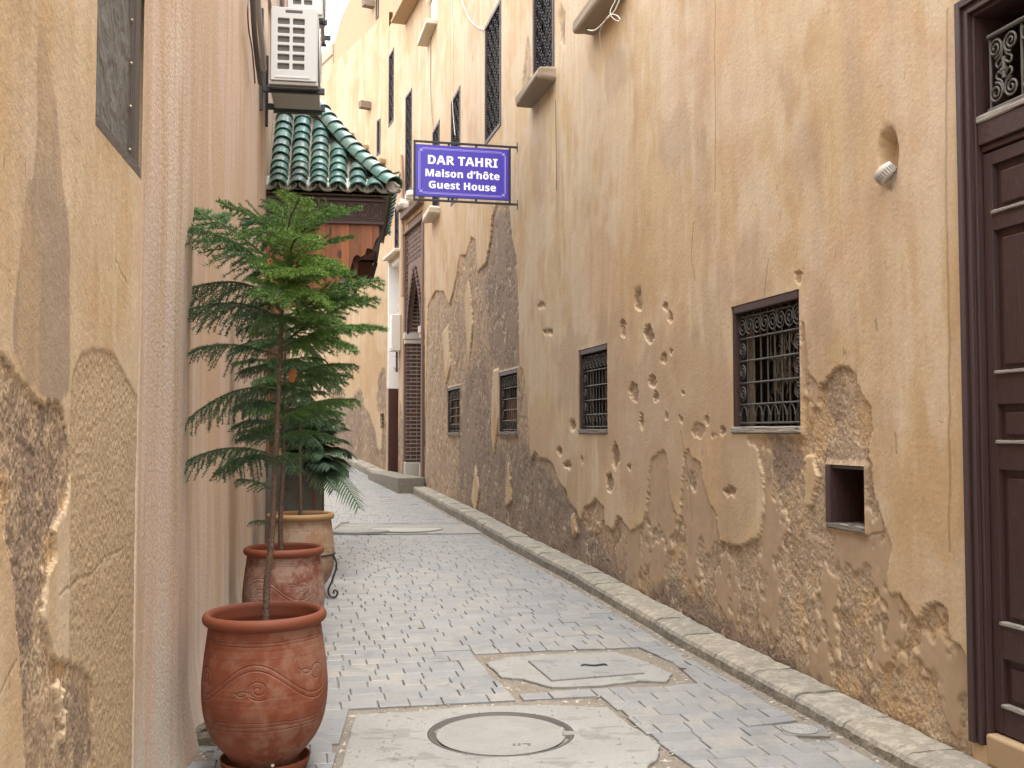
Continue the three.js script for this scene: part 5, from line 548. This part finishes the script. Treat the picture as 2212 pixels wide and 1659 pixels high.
  for (let i = 0, z = 0.006; z < 1.1; i++) { const w = 0.105 + 0.02 * r(), z1 = Math.min(z + w, 1.13), sh = new THREE.Shape(); sh.moveTo(z, yF0 - 0.002); sh.lineTo(z1 - 0.003, yF0 - 0.002); for (let k = 6; k >= 0; k--) { const q = lerp(z, z1 - 0.003, k / 6); sh.lineTo(q, Math.min(yF0 - 0.01, zb(q) + 0.03 * Math.sin(k / 6 * 3.14))); } const gg = clean(new THREE.ExtrudeGeometry(sh, { depth: 0.025, bevelEnabled: false })); gg.rotateY(-Math.PI / 2); const u = gg.attributes.uv, p = gg.attributes.position; for (let k = 0; k < u.count; k++) u.setXY(k, p.getZ(k) * 1.2 + i * 0.31, p.getY(k) * 0.8 + i * 0.17); part('side_board', gg, cedar[i % 4], hood, V(0.13, 0, 0)); z = z1; }
  { const sh = new THREE.Shape(), S = [[1.12, yF0 - 0.01]]; sh.moveTo(0.2, yF0 - 0.01); sh.lineTo(1.12, yF0 - 0.01); const z1 = zPx(772), y1 = yPx(586); sh.lineTo(zPx(806), yPx(536)); sh.lineTo(zPx(773), yPx(556)); sh.lineTo(z1, y1); for (let k = 0; k < 5; k++) { const w = 0.075, q = z1 - k * w * 1.9; sh.lineTo(q - w * 0.3, y1 + 0.0 - k * 0.02); sh.quadraticCurveTo(q - w * 0.5, y1 + 0.1 - k * 0.02, q - w * 0.95, y1 + 0.16 - k * 0.02); sh.quadraticCurveTo(q - w * 1.4, y1 + 0.1 - k * 0.02, q - w * 1.6, y1 - k * 0.02); } sh.lineTo(0.02, y1 - 0.12); sh.lineTo(0.02, yF0 - 0.01); const gg = clean(new THREE.ExtrudeGeometry(sh, { depth: 0.03, bevelEnabled: false })); gg.rotateY(-Math.PI / 2); part('scalloped_bracket', gg, std(0.10, 0.035, 0.014, 0.6), hood, V(0.3, 0, 0)); const g2 = gg.clone(); part('scalloped_bracket', g2, std(0.10, 0.035, 0.014, 0.6), hood, V(len - 0.2, 0, 0)); }
  for (const q of [0.17, len - 0.17]) part('brace', bar(V(q, yF0 - 0.01, 1.15), V(q, yPx(537), zPx(808)), 0.05, 0.035, V(1, 0, 0)), std(0.03, 0.018, 0.014, 0.6), hood);
  const a = atDepth(733, 606, 11.4), b = atDepth(775, 608, 11.4), c = atDepth(805, 609, 11.45), tl = thing('tube_light', 'white tube fitting sticking out below the tiled hood', 'lamp', a); const Lc = (p) => p.clone().sub(a); part('tube', rod(V(0, 0, 0), Lc(b), 0.028, 12), whitePaint, tl); part('collar', rod(Lc(b), Lc(b).add(V(0.05, 0, 0)), 0.033, 12), std(0.6, 0.57, 0.5, 0.6), tl); part('tip', rod(Lc(b).add(V(0.05, 0, 0)), Lc(c), 0.026, 12), whitePaint, tl);
  const pp = atDepth(712, 605, 11.4), bp = thing('barred_panel', 'dark barred metal panel below the hood behind the pines', 'panel', pp); part('sheet', bx(-0.16, 0.1, -0.28, 0.14, -0.03, -0.02), std(0.3, 0.27, 0.22, 0.7), bp); for (const x of [-0.15, -0.08, -0.02, 0.05, 0.1]) part('bar', bx(x - 0.008, x + 0.008, -0.3, 0.16, -0.018, 0.0), ironDark, bp); part('arm', rod(V(-0.6, 0.15, -0.02), V(0.1, 0.15, -0.02), 0.012), ironDark, bp);
}
// ---------- pots and plants along the left wall ----------
const P1 = atDepth(573, 1652, 4.87), P2 = V((617 - CX) / FPX * 7.4, 0, -7.4), P3 = V((652 - CX) / FPX * 9.3, 0, -9.3);
function potTex(base, bloom, amount, seed, motif) {
  const W = 1024, H = 512, cv = document.createElement('canvas'); cv.width = W; cv.height = H; const g = cv.getContext('2d'); g.fillStyle = '#fff'; g.fillRect(0, 0, W, H); g.strokeStyle = '#000'; g.lineCap = 'round';
  const Y = (v) => H * (1 - v); const ln = (v, w) => { g.lineWidth = w; g.beginPath(); for (let x = 0; x <= W; x += 16) { const y = Y(v) + 1.5 * Math.sin(x * 0.01 + v * 60); x ? g.lineTo(x, y) : g.moveTo(x, y); } g.stroke(); };
  if (motif === 'scroll') { for (const v of [0.905, 0.925, 0.55, 0.53, 0.51, 0.3]) ln(v, 2); const N = 6, w = W / N, yc = Y(0.725), A = 40; for (const o of [-6, 7]) { g.lineWidth = 3.5; g.beginPath(); for (let x = 0; x <= W; x += 4) { const y = yc + o + A * Math.sin(x / W * N * Math.PI); x ? g.lineTo(x, y) : g.moveTo(x, y); } g.stroke(); }
    for (let k = 0; k < N; k++) { const s = k % 2 ? 1 : -1, cx = w * (k + 0.55), cy = yc - s * -1 * 4; g.lineWidth = 3; g.beginPath(); for (let t = 0; t < 11; t += 0.2) { const R = 32 - t * 2.6, x = cx + Math.cos(t * s + 1) * R, y = cy + Math.sin(t * s + 1) * R * 0.8 - s * -6; t ? g.lineTo(x, y) : g.moveTo(x, y); } g.stroke(); g.beginPath(); g.moveTo(cx - 62, cy + s * 26); g.quadraticCurveTo(cx - 44, cy - s * 4, cx - 14, cy + s * 20); g.stroke(); g.beginPath(); g.moveTo(cx - 60, cy + s * 14); g.quadraticCurveTo(cx - 40, cy + s * 30, cx - 20, cy + s * 10); g.stroke(); } }
  else { for (const v of [0.72, 0.71, 0.46, 0.45]) ln(v, 2); g.lineWidth = 3; const N = 14, w = W / N; for (const o of [0, 9, 22]) { g.beginPath(); for (let k = 0; k <= N * 2; k++) { const x = k * w / 2, y = Y(k % 2 ? 0.69 : 0.49) + o * (k % 2 ? 1 : 0.4); k ? g.lineTo(x, y) : g.moveTo(x, y); } g.stroke(); } }
  const im = g.getImageData(0, 0, W, H).data;
  return bake(W, H, 0, 1, 0, 1, (u, v, o) => { const i = Math.min(W - 1, (u * W) | 0), j = Math.min(H - 1, ((1 - v) * H) | 0), ink = 1 - im[(j * W + i) * 4] / 255, U = Math.cos(u * 6.283) * 2 + 5, Z = Math.sin(u * 6.283) * 2 + 5;
    const per = (f, h, o2, k) => fb(u * f + o2, v * h + o2, k) * (1 - u) + fb((u - 1) * f + o2, v * h + o2, k) * u, n = per(9, 6, seed, 4), f = per(30, 16, seed + 7, 3), thr = vn(1, v * 90 + seed), b = ss(0.53 - amount * 0.17, 0.76 - amount * 0.17, n * 0.5 + f * 0.3 + per(90, 40, seed + 3, 2) * 0.2) * Math.min(1, amount + 0.2), gr = vn(u * 400, v * 300), run = ss(0.58, 0.7, per(14, 4, seed + 31, 3));
    for (let c = 0; c < 3; c++) { let q = base[c] * lerp(0.8, 1.18, f) * (0.94 + 0.12 * gr) * (0.95 + 0.1 * thr); q = lerp(q, bloom[c] * (0.9 + 0.2 * gr), clamp(b + ink * 0.22)); q = lerp(q, base[c] * 0.75, run * 0.35); o[c] = q; } o[3] = 0.6 - ink * 0.5 + 0.06 * (gr - 0.5) + 0.1 * (thr - 0.5); });
}
const terra = texMat(potTex([0.175, 0.042, 0.014], [0.235, 0.12, 0.08], 0.5, 3, 'scroll'), 0.8, 0.009), terra2 = texMat(potTex([0.155, 0.043, 0.023], [0.27, 0.17, 0.13], 0.85, 14, 'scroll'), 0.8, 0.009), terra3 = texMat(potTex([0.26, 0.145, 0.082], [0.30, 0.22, 0.16], 0.9, 25, 'zigzag'), 0.85, 0.009);
const soilM = std(0.06, 0.042, 0.03, 0.98), rimClay = std(0.165, 0.04, 0.015, 0.7), rimOchre = std(0.28, 0.165, 0.07, 0.7);
function pot(label, base, s, mat, rim, saucer) {
  const o = thing('terracotta_pot', label, 'flower pot', base, 'clay pots beside the pink wall'); const prof = [[0.12, 0.0], [0.14, 0.004], [0.146, 0.028], [0.172, 0.068], [0.207, 0.108], [0.243, 0.16], [0.269, 0.225], [0.283, 0.3], [0.287, 0.38], [0.281, 0.46], [0.272, 0.54], [0.262, 0.61], [0.256, 0.66]].map(([x, y]) => new THREE.Vector2(x * s, y * s)); const lg = new THREE.LatheGeometry(new THREE.SplineCurve(prof).getPoints(40), 72); part('body', lg, mat, o);
  const rp = []; for (let i = 0; i <= 16; i++) { const t = -1.7 + i / 16 * 4.9; rp.push(new THREE.Vector2((0.262 + 0.021 * Math.cos(t)) * s, (0.69 + 0.026 * Math.sin(t)) * s)); } rp.push(new THREE.Vector2(0.238 * s, 0.66 * s), new THREE.Vector2(0.236 * s, 0.645 * s), new THREE.Vector2(0.242 * s, 0.64 * s), new THREE.Vector2(0.24 * s, 0.615 * s), new THREE.Vector2(0.245 * s, 0.61 * s), new THREE.Vector2(0.243 * s, 0.58 * s), new THREE.Vector2(0.25 * s, 0.46 * s)); rp.unshift(new THREE.Vector2(0.254 * s, 0.652 * s)); part('rim', new THREE.LatheGeometry(rp, 72), rim, o);
  const soil = clean(new THREE.CylinderGeometry(0.25 * s, 0.25 * s, 0.05 * s, 40, 1)); part('soil', rough(soil, 0.006, 30), soilM, o, V(0, 0.47 * s, 0)); return o;
}
{ const y = ROAD(4.87); const sc = thing('saucer', 'clay saucer under the front pot', 'saucer', V(P1.x, y, P1.z)); part('dish', new THREE.LatheGeometry([[0, 0.006], [0.15, 0.006], [0.178, 0.012], [0.192, 0.05], [0.198, 0.062], [0.205, 0.062], [0.202, 0.04], [0.185, 0.0], [0, 0.0]].map(([a, b]) => new THREE.Vector2(a, b)), 56), rimClay, sc); part('pebble', rough(clean(new THREE.IcosahedronGeometry(0.008, 1)), 0.003, 60), std(0.6, 0.57, 0.5, 0.9), sc, V(0.075, 0.07, 0.18));
  pot('front red terracotta pot with a scroll band, standing in a saucer', V(P1.x, y + 0.012, P1.z), 1.0, terra, rimClay).rotation.set(0, 0.6, 0.012); }
pot('middle terracotta pot with a scroll band and chalky bloom', V(P2.x, ROAD(7.4), P2.z), 1.0, terra2, rimClay).rotation.y = 2.2;
pot('pale clay pot with a zigzag band and ochre rim, in an iron ring', V(P3.x, ROAD(9.3), P3.z), 1.05, terra3, rimOchre);
{ const y = ROAD(9.3), st = thing('pot_stand', 'iron ring stand with scroll feet around the pale pot', 'pot stand', V(P3.x, y, P3.z)); part('ring', clean(new THREE.TorusGeometry(0.302, 0.009, 6, 48).rotateX(Math.PI / 2)), ironDark, st, V(0, 0.39, 0)); for (let k = 0; k < 3; k++) { const t = 0.15 + k * 2.094, q = [V(0.302, 0.39, 0), V(0.335, 0.3, 0), V(0.3, 0.17, 0), V(0.26, 0.06, 0), V(0.29, 0.012, 0), V(0.335, 0.02, 0), V(0.345, 0.06, 0), V(0.32, 0.075, 0), V(0.308, 0.055, 0), V(0.32, 0.045, 0)].map((p) => p.applyAxisAngle(V(0, 1, 0), -t)); part('foot', tube(q, 0.009, 40, 6), ironDark, st); } }
{ const z = 10.85, x1 = (690 - CX) / FPX * z, x0 = x1 - 0.5, y0 = ROAD(z), y1 = atDepth(650, 1002, z).y, pl = thing('planter_box', 'tall square grey planter with rusty corner edges holding the palm', 'planter', V((x0 + x1) / 2, y0, -z)); const H = y1 - y0; for (const [a, b, c, d] of [[-0.25, 0.25, 0.215, 0.24], [-0.25, 0.25, -0.24, -0.215], [-0.25, -0.225, -0.214, 0.214], [0.225, 0.25, -0.214, 0.214]]) part('side_panel', bx(a, b, 0, H, c, d), texMat(concTex, 0.85, 0.006, { color: RGB(0.6, 0.62, 0.58) }), pl); for (const [a, b] of [[-0.25, -0.24], [0.25, -0.24], [-0.25, 0.24], [0.25, 0.24]]) part('corner_edge', bx(a - 0.012, a + 0.012, 0, H + 0.004, b - 0.012, b + 0.012), std(0.19, 0.085, 0.045, 0.8), pl); part('soil', bx(-0.224, 0.224, H - 0.12, H - 0.08, -0.214, 0.214), soilM, pl); globalThis.__planterTop = V((x0 + x1) / 2, y1 - 0.08, -z); }
// Norfolk pines: every branch is a part, its needles a sub-part
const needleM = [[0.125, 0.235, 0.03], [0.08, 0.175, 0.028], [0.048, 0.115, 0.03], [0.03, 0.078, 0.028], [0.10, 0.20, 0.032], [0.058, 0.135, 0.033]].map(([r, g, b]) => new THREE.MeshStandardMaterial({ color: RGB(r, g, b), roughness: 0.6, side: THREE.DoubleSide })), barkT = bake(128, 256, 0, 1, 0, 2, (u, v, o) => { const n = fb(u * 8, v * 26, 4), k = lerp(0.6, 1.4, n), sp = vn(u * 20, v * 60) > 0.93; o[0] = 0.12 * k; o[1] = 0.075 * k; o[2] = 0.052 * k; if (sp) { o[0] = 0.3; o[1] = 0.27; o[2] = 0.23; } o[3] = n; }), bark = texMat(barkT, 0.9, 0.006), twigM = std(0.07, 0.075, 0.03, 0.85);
function branchGeo(seed, hang, dens) { // unit branch along +x; y up; drooping side shoots
  const r = rng(seed), N = [], S = []; const axis = (t) => V(t, 0.10 * Math.sin(t * 2.4) - hang * 0.28 * t * t, 0.02 * Math.sin(t * 5 + seed));
  const needle = (p, dir, L, w) => { const s = dir.clone().cross(V(r() - 0.5, r() - 0.5, r() - 0.5)).normalize().multiplyScalar(w), e = p.clone().addScaledVector(dir, L); N.push(p.x - s.x, p.y - s.y, p.z - s.z, p.x + s.x, p.y + s.y, p.z + s.z, e.x, e.y, e.z); };
  const shoot = (base, dir, L, hg) => { const n = Math.ceil(L / 0.0017 * dens), pts = [], f = (u) => base.clone().addScaledVector(dir, L * u).add(V(0, -hg * L * u * u, 0)); for (let k = 0; k <= 4; k++) pts.push(f(k / 4)); S.push(tube(pts, 0.003, 4, 3));
    for (let k = 0; k < n; k++) { const u = Math.pow(r(), 0.85), p = f(u), T = f(Math.min(1, u + 0.05)).sub(f(u - 0.05)).normalize(), side = V(r() - 0.5, r() - 0.5, r() - 0.5); side.addScaledVector(T, -side.dot(T)).normalize(); const d = side.multiplyScalar(0.85).addScaledVector(T, 0.55 + 0.3 * r()).add(V(0, 0.2, 0)).normalize(); needle(p, d, 0.028 + 0.016 * r(), 0.0030); } };
  const pts = []; for (let k = 0; k <= 10; k++) pts.push(axis(k / 10)); S.push(tube(pts, 0.0085, 12, 5));
  for (let t = 0.1, i = 0; t < 0.99; t += 0.018 + 0.009 * r(), i++) { const T = axis(t + 0.01).sub(axis(t - 0.01)).normalize(), sd = i % 2 ? 1 : -1, l = (0.30 * Math.pow(1 - t, 0.55) + 0.08) * ss(0.0, 0.28, t) * (r() < 0.12 ? 0.35 : 0.6 + 0.7 * r()), a = 0.85 + 0.25 * r(); const dir = T.clone().multiplyScalar(Math.cos(a)).add(V(0, 0.14 - 0.55 * hang + (r() - 0.5) * 0.5, sd).normalize().multiplyScalar(Math.sin(a))).normalize(); shoot(axis(t), dir, l, hang * (0.5 + 0.5 * r())); }
  shoot(axis(0.9), axis(1).sub(axis(0.9)).normalize(), 0.14, hang * 0.3);
  const g = new THREE.BufferGeometry(); g.setAttribute('position', new THREE.Float32BufferAttribute(N, 3)); g.computeVertexNormals(); return { needles: clean(g), stem: merge(S) };
}
const fans = [[1, 0.05], [2, 0.12], [3, 0.3], [4, 0.75], [5, 1.15], [6, 0.2], [7, 0.5], [8, 0.05], [9, 0.16], [10, 0.34], [12, 0.8], [13, 1.1], [14, 0.24], [15, 0.55]].map(([s, h]) => branchGeo(s * 11, h, 1));
function pine(label, pts, r0, branches, top) {
  const base = pts[0].clone(), o = thing('norfolk_pine', label, 'potted tree', base, 'potted pines along the pink wall'), loc = pts.map((p) => p.clone().sub(base)), curve = new THREE.CatmullRomCurve3(loc); const tg = new THREE.TubeGeometry(curve, 60, 1, 8); { const p = tg.attributes.position, c = new THREE.Vector3(); const n = 9; for (let i = 0; i < p.count; i++) { const k = Math.floor(i / n), t = k / 60, cc = curve.getPointAt(t), q = V(p.getX(i), p.getY(i), p.getZ(i)).sub(cc).multiplyScalar(r0 * (1 - 0.72 * t) * (1 + 0.12 * (vn(k * 0.9, 3) - 0.5))).add(cc); p.setXYZ(i, q.x, q.y, q.z); } const u = tg.attributes.uv; for (let i = 0; i < u.count; i++) u.setXY(i, u.getY(i), u.getX(i) * 4); tg.computeVertexNormals(); } part('trunk', tg, bark, o);
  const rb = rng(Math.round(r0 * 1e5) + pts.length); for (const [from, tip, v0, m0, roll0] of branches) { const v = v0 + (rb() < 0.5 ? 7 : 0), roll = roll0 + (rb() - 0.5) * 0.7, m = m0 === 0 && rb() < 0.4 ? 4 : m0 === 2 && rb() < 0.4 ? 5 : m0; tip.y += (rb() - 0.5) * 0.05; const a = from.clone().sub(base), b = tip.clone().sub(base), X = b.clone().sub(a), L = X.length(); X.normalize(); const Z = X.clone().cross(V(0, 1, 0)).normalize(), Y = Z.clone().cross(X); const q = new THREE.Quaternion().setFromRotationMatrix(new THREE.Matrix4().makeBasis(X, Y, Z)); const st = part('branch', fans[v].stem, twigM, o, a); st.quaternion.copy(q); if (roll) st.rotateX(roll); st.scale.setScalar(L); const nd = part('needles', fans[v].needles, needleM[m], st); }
  if (top) { const st = part('leader', fans[0].stem, twigM, o, top[0].clone().sub(base)); st.rotation.z = Math.PI / 2; st.scale.set(top[1], top[1] * 0.4, top[1] * 0.4); part('needles', fans[0].needles, needleM[1], st); }
  return o;
}
{
  const d = 4.87, tr = [[573, 1330], [577, 1260], [586, 1171], [592, 1050], [598, 930], [603, 830], [608, 700], [613, 600], [620, 500], [624, 430]].map(([x, y]) => atDepth(x, y, d)); tr[0].y -= 0.16; const txAt = table([[415, 624], [500, 620], [600, 613], [700, 608], [830, 603], [930, 598], [1050, 592], [1171, 586], [1330, 573]]);
  const B = (ay, tx, ty, dd, v, m, roll = 0) => [atDepth(txAt(ay), ay, d), atDepth(tx, ty, d + dd), v, m, roll];
  const wallSafe = (b) => { const p = b[1], dd = -p.z, lx = -0.836 - 0.155 * dd + (dd < 5.1 ? 0.06 : 0.02); if (p.x < lx) p.x = lx; return b; };
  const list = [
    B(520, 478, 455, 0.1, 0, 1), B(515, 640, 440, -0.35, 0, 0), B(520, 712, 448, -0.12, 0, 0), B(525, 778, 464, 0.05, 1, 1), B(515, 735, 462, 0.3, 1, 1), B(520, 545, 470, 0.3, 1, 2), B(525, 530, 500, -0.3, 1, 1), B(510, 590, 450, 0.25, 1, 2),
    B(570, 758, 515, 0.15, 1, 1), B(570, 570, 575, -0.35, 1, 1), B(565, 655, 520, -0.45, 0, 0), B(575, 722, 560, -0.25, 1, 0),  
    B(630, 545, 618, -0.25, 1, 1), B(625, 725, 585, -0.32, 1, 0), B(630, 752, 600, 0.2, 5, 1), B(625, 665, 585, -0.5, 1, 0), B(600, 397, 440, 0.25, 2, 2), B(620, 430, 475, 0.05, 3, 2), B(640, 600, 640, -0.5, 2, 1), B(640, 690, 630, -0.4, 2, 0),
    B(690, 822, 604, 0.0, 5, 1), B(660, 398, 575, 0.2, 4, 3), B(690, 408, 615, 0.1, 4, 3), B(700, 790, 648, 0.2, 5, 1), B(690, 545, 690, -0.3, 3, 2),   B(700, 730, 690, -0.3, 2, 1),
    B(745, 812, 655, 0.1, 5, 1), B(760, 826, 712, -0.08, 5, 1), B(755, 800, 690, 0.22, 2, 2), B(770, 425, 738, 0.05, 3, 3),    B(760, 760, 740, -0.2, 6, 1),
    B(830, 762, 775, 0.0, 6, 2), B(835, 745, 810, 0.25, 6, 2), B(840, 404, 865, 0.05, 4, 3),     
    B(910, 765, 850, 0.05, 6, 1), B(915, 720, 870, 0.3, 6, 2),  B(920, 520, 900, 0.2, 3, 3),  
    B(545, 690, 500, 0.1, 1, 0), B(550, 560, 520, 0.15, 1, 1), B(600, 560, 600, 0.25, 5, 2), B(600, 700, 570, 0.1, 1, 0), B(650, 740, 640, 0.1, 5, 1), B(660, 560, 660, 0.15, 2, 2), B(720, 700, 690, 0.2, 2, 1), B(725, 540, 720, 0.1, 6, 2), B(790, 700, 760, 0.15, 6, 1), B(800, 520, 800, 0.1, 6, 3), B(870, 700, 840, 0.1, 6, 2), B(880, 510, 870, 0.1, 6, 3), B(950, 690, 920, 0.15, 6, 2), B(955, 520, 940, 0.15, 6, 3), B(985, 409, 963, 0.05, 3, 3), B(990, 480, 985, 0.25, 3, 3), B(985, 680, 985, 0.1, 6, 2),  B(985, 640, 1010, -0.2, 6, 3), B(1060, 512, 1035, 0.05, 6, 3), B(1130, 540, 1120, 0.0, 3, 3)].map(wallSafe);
  pine('tallest pine with bright tiered branches growing from the front pot', tr, 0.0185, list, [atDepth(624, 470, d), 0.13]);
  const gen = (d2, xs, seed, ys, rad, mat) => { const r = rng(seed), out = [], ax = table(xs.map(([x, y]) => [y, x]).sort((a, b) => a[0] - b[0])); for (const y of ys) { const n = 6, ph = r() * 6.28; for (let k = 0; k < n; k++) { const t = ph + k / n * 6.283 + (r() - 0.5) * 0.4, L = rad * (0.8 + 0.35 * r()), a = atDepth(ax(y), y, d2), tip = a.clone().add(V(Math.cos(t) * L, 0.03 + (r() - 0.6) * 0.12, Math.sin(t) * L)); const lx = -0.836 - 0.155 * -tip.z + 0.03; if (tip.x < lx) tip.x = lx; out.push([a, tip, [2, 3, 6, 3][k % 4], mat + (k % 2 && mat < 3 ? 1 : 0), 0]); } } return out; };
  const t2 = [[608, 1190], [606, 1120], [611, 1020], [613, 900], [616, 780], [618, 690]], t3 = [[650, 1100], [648, 980], [650, 880], [652, 790]];
  const p2 = t2.map(([x, y]) => atDepth(x, y, 7.4)); p2[0].y -= 0.12; pine('second pine with dark foliage growing from the chalky pot', p2, 0.02, gen(7.4, t2, 3, [700, 740, 790, 840, 890, 940], 0.42, 2), null);
  const p3 = t3.map(([x, y]) => atDepth(x, y, 9.3)); p3[0].y -= 0.14; pine('small dark pine growing from the pale zigzag pot', p3, 0.02, gen(9.3, t3, 8, [800, 835, 875, 905], 0.42, 2), null);
  // dried brown leaves caught among the needles
  for (const [x, y, s, dd] of [[583, 568, 0.018, -0.3], [575, 600, 0.014, -0.28], [632, 810, 0.024, -0.12], [607, 770, 0.016, 0.1]]) { const p = atDepth(x, y, d + dd), g = new THREE.SphereGeometry(s, 10, 8).scale(0.8, 1.5, 0.2); const m = solo('dry_leaf', rough(clean(g), 0.009, 45), std(0.22, 0.07, 0.018, 0.8), ['rust brown dry leaf high in the front pine', 'small tan dry leaf under the bright top tier of the front pine', 'large rust leaf hanging beside the front pine trunk', 'dry leaf half hidden behind the front pine trunk'][[568, 600, 810, 770].indexOf(y)], 'leaf', null, p); }
}
{ // palm
  const b = globalThis.__planterTop, palm = thing('palm', 'dark feathery palm spreading from the square planter', 'potted palm', b), r = rng(44), M = [std(0.03, 0.066, 0.028, 0.8), std(0.045, 0.085, 0.03, 0.8), std(0.026, 0.052, 0.03, 0.8)];
  const tips = [[778, 1100, -0.6], [748, 1005, -0.1], [752, 955, 0.1], [738, 925, -0.2], [708, 882, 0.1], [672, 885, -0.2], [640, 905, 0.2], [615, 960, 0.1], [600, 1040, 0.2], [735, 1040, -0.3], [720, 905, 0.3], [690, 930, -0.5], [700, 985, -0.5], [660, 960, -0.45], [590, 1120, 0.0], [760, 985, 0.3], [722, 1060, -0.5], [640, 1010, -0.5], [742, 980, -0.35], [728, 950, -0.4], [715, 1010, -0.55], [745, 1025, 0.0], [700, 905, -0.3], [735, 1000, 0.25], [755, 1020, -0.2], [690, 960, 0.2], [725, 975, 0.1]];
  tips.forEach(([x, y, dd], i) => { const tip = atDepth(x, y, 10.85 + dd).sub(b); const lx = -0.836 - 0.155 * 10.85 + 0.06 - b.x; if (tip.x < lx) tip.x = lx; const lift = 0.18 + 0.12 * r(), mid = tip.clone().multiplyScalar(0.5).add(V(0, lift + Math.max(0, -tip.y) * 0.5, 0)), cv = new THREE.QuadraticBezierCurve3(V(0, 0, 0), mid, tip), S = [tube(cv.getPoints(8), 0.005, 12, 4)], N = [], U = [];
    const n = 30; for (let k = 0; k < n; k++) for (const sd of [-1, 1]) { const t = 0.2 + 0.8 * k / n, p = cv.getPoint(t), T = cv.getTangent(t), Z = T.clone().cross(V(0, 1, 0)).normalize().multiplyScalar(sd), L = (0.24 * Math.sin(Math.PI * (0.15 + 0.8 * (t - 0.2) / 0.8)) + 0.05) * (0.8 + 0.4 * r()), dir = T.clone().multiplyScalar(0.75).add(Z).add(V(0, 0.1, 0)).normalize(), m2 = p.clone().addScaledVector(dir, L * 0.55).add(V(0, -0.02, 0)), e = p.clone().addScaledVector(dir, L).add(V(0, -0.35 * L, 0)), w = T.clone().multiplyScalar(0.011); const q = (a, c, f) => N.push(a.x, a.y, a.z, c.x, c.y, c.z, f.x, f.y, f.z); const p0 = p.clone().sub(w), p1 = p.clone().add(w), m0 = m2.clone().sub(w), m1 = m2.clone().add(w); q(p0, p1, m1); q(p0, m1, m0); q(m0, m1, e); }
    const g = new THREE.BufferGeometry(); g.setAttribute('position', new THREE.Float32BufferAttribute(N, 3)); g.computeVertexNormals(); S.push(clean(g)); part('frond', S, M[i % 3], palm); });
}
// ---------- small things on the ground ----------
{ const p = ground(424, 1700), y = ROAD(p[1]); const bowl = thing('ceramic_bowl', 'upturned white bowl with a dark blue ring beside the front pot', 'bowl', V(p[0], y, -p[1])); part('shell', new THREE.LatheGeometry([[0.1, 0.0], [0.098, 0.02], [0.085, 0.045], [0.06, 0.058], [0.045, 0.06], [0.044, 0.066], [0.038, 0.066], [0.036, 0.06], [0, 0.06]].map(([a, b]) => new THREE.Vector2(a, b)), 40), std(0.72, 0.7, 0.64, 0.3), bowl); part('painted_ring', clean(new THREE.TorusGeometry(0.052, 0.004, 6, 36).rotateX(Math.PI / 2)), std(0.05, 0.08, 0.12, 0.4), bowl, V(0, 0.061, 0)); }
{ const r = rng(70), L = [], P = []; for (let i = 0; i < 420; i++) { let d, x; if (i < 170) { d = 4.6 + 2.2 * r(); x = leftX(d) + 0.05 + 0.22 * r() * r(); } else if (i < 330) { d = 4.6 + 6 * r(); x = rightX(d) - 0.14 * r() * r(); } else { const e = Math.floor(r() * 4), a = cut1[e], b = cut1[(e + 1) % 6], t = r(); x = lerp(a[0], b[0], t) + (r() - 0.5) * 0.05; d = lerp(a[1], b[1], t) + (r() - 0.5) * 0.06; } const s = 0.003 + 0.009 * r() * r(); const g = new THREE.IcosahedronGeometry(s, 0); g.scale(1, 0.6, 1); g.translate(x, ROAD(d) + s * 0.3 - (i >= 330 ? 0.01 : 0.002), -d); L.push(clean(g)); } const m = new THREE.Mesh(merge(L), std(0.3, 0.265, 0.22, 0.95)); m.name = 'gravel'; m.userData = { kind: 'stuff', label: 'loose grit and crumbs of mortar along the wall feet and patches', category: 'gravel' }; scene.add(m); }
{ const lump = (px, py, s, sx) => { const p = ground(px, py); const m = solo('mortar_lump', rough(clean(new THREE.SphereGeometry(s, 18, 12).scale(sx, 0.7, 1)), s * 0.35, 9), texMat(sandTex, 0.95, 0.01, { color: RGB(1.15, 1.15, 1.12) }), 'rounded lump of old mortar between the front pot and the pink wall', 'mortar', null, V(p[0], ROAD(p[1]) + s * 0.1, -p[1])); }; lump(452, 1600, 0.11, 1.0); }
{ const leaf = (px, py, l, col, s, cat) => { const p = ground(px, py), g = new THREE.SphereGeometry(s, 8, 6).scale(1.6, 0.25, 0.7); solo('fallen_leaf', rough(clean(g), s * 0.3, 30), std(...col, 0.8), l, cat, null, V(p[0], ROAD(p[1]) + s * 0.25, -p[1])); }; leaf(908, 1358, 'small curled green leaf on the paving in mid lane', [0.16, 0.19, 0.06], 0.018, 'leaf'); leaf(1475, 1446, 'small dark red scrap beside the hatch patch', [0.10, 0.03, 0.02], 0.016, 'litter'); leaf(890, 1060, 'flat white paper scrap near the archway step', [0.75, 0.75, 0.73], 0.12, 'litter'); leaf(967, 1100, 'black and white scrap against the kerb', [0.05, 0.05, 0.05], 0.04, 'litter'); }
scene.traverse((o) => { if (o.isMesh) { o.castShadow = true; o.receiveShadow = true; } });
renderer.render(scene, camera);
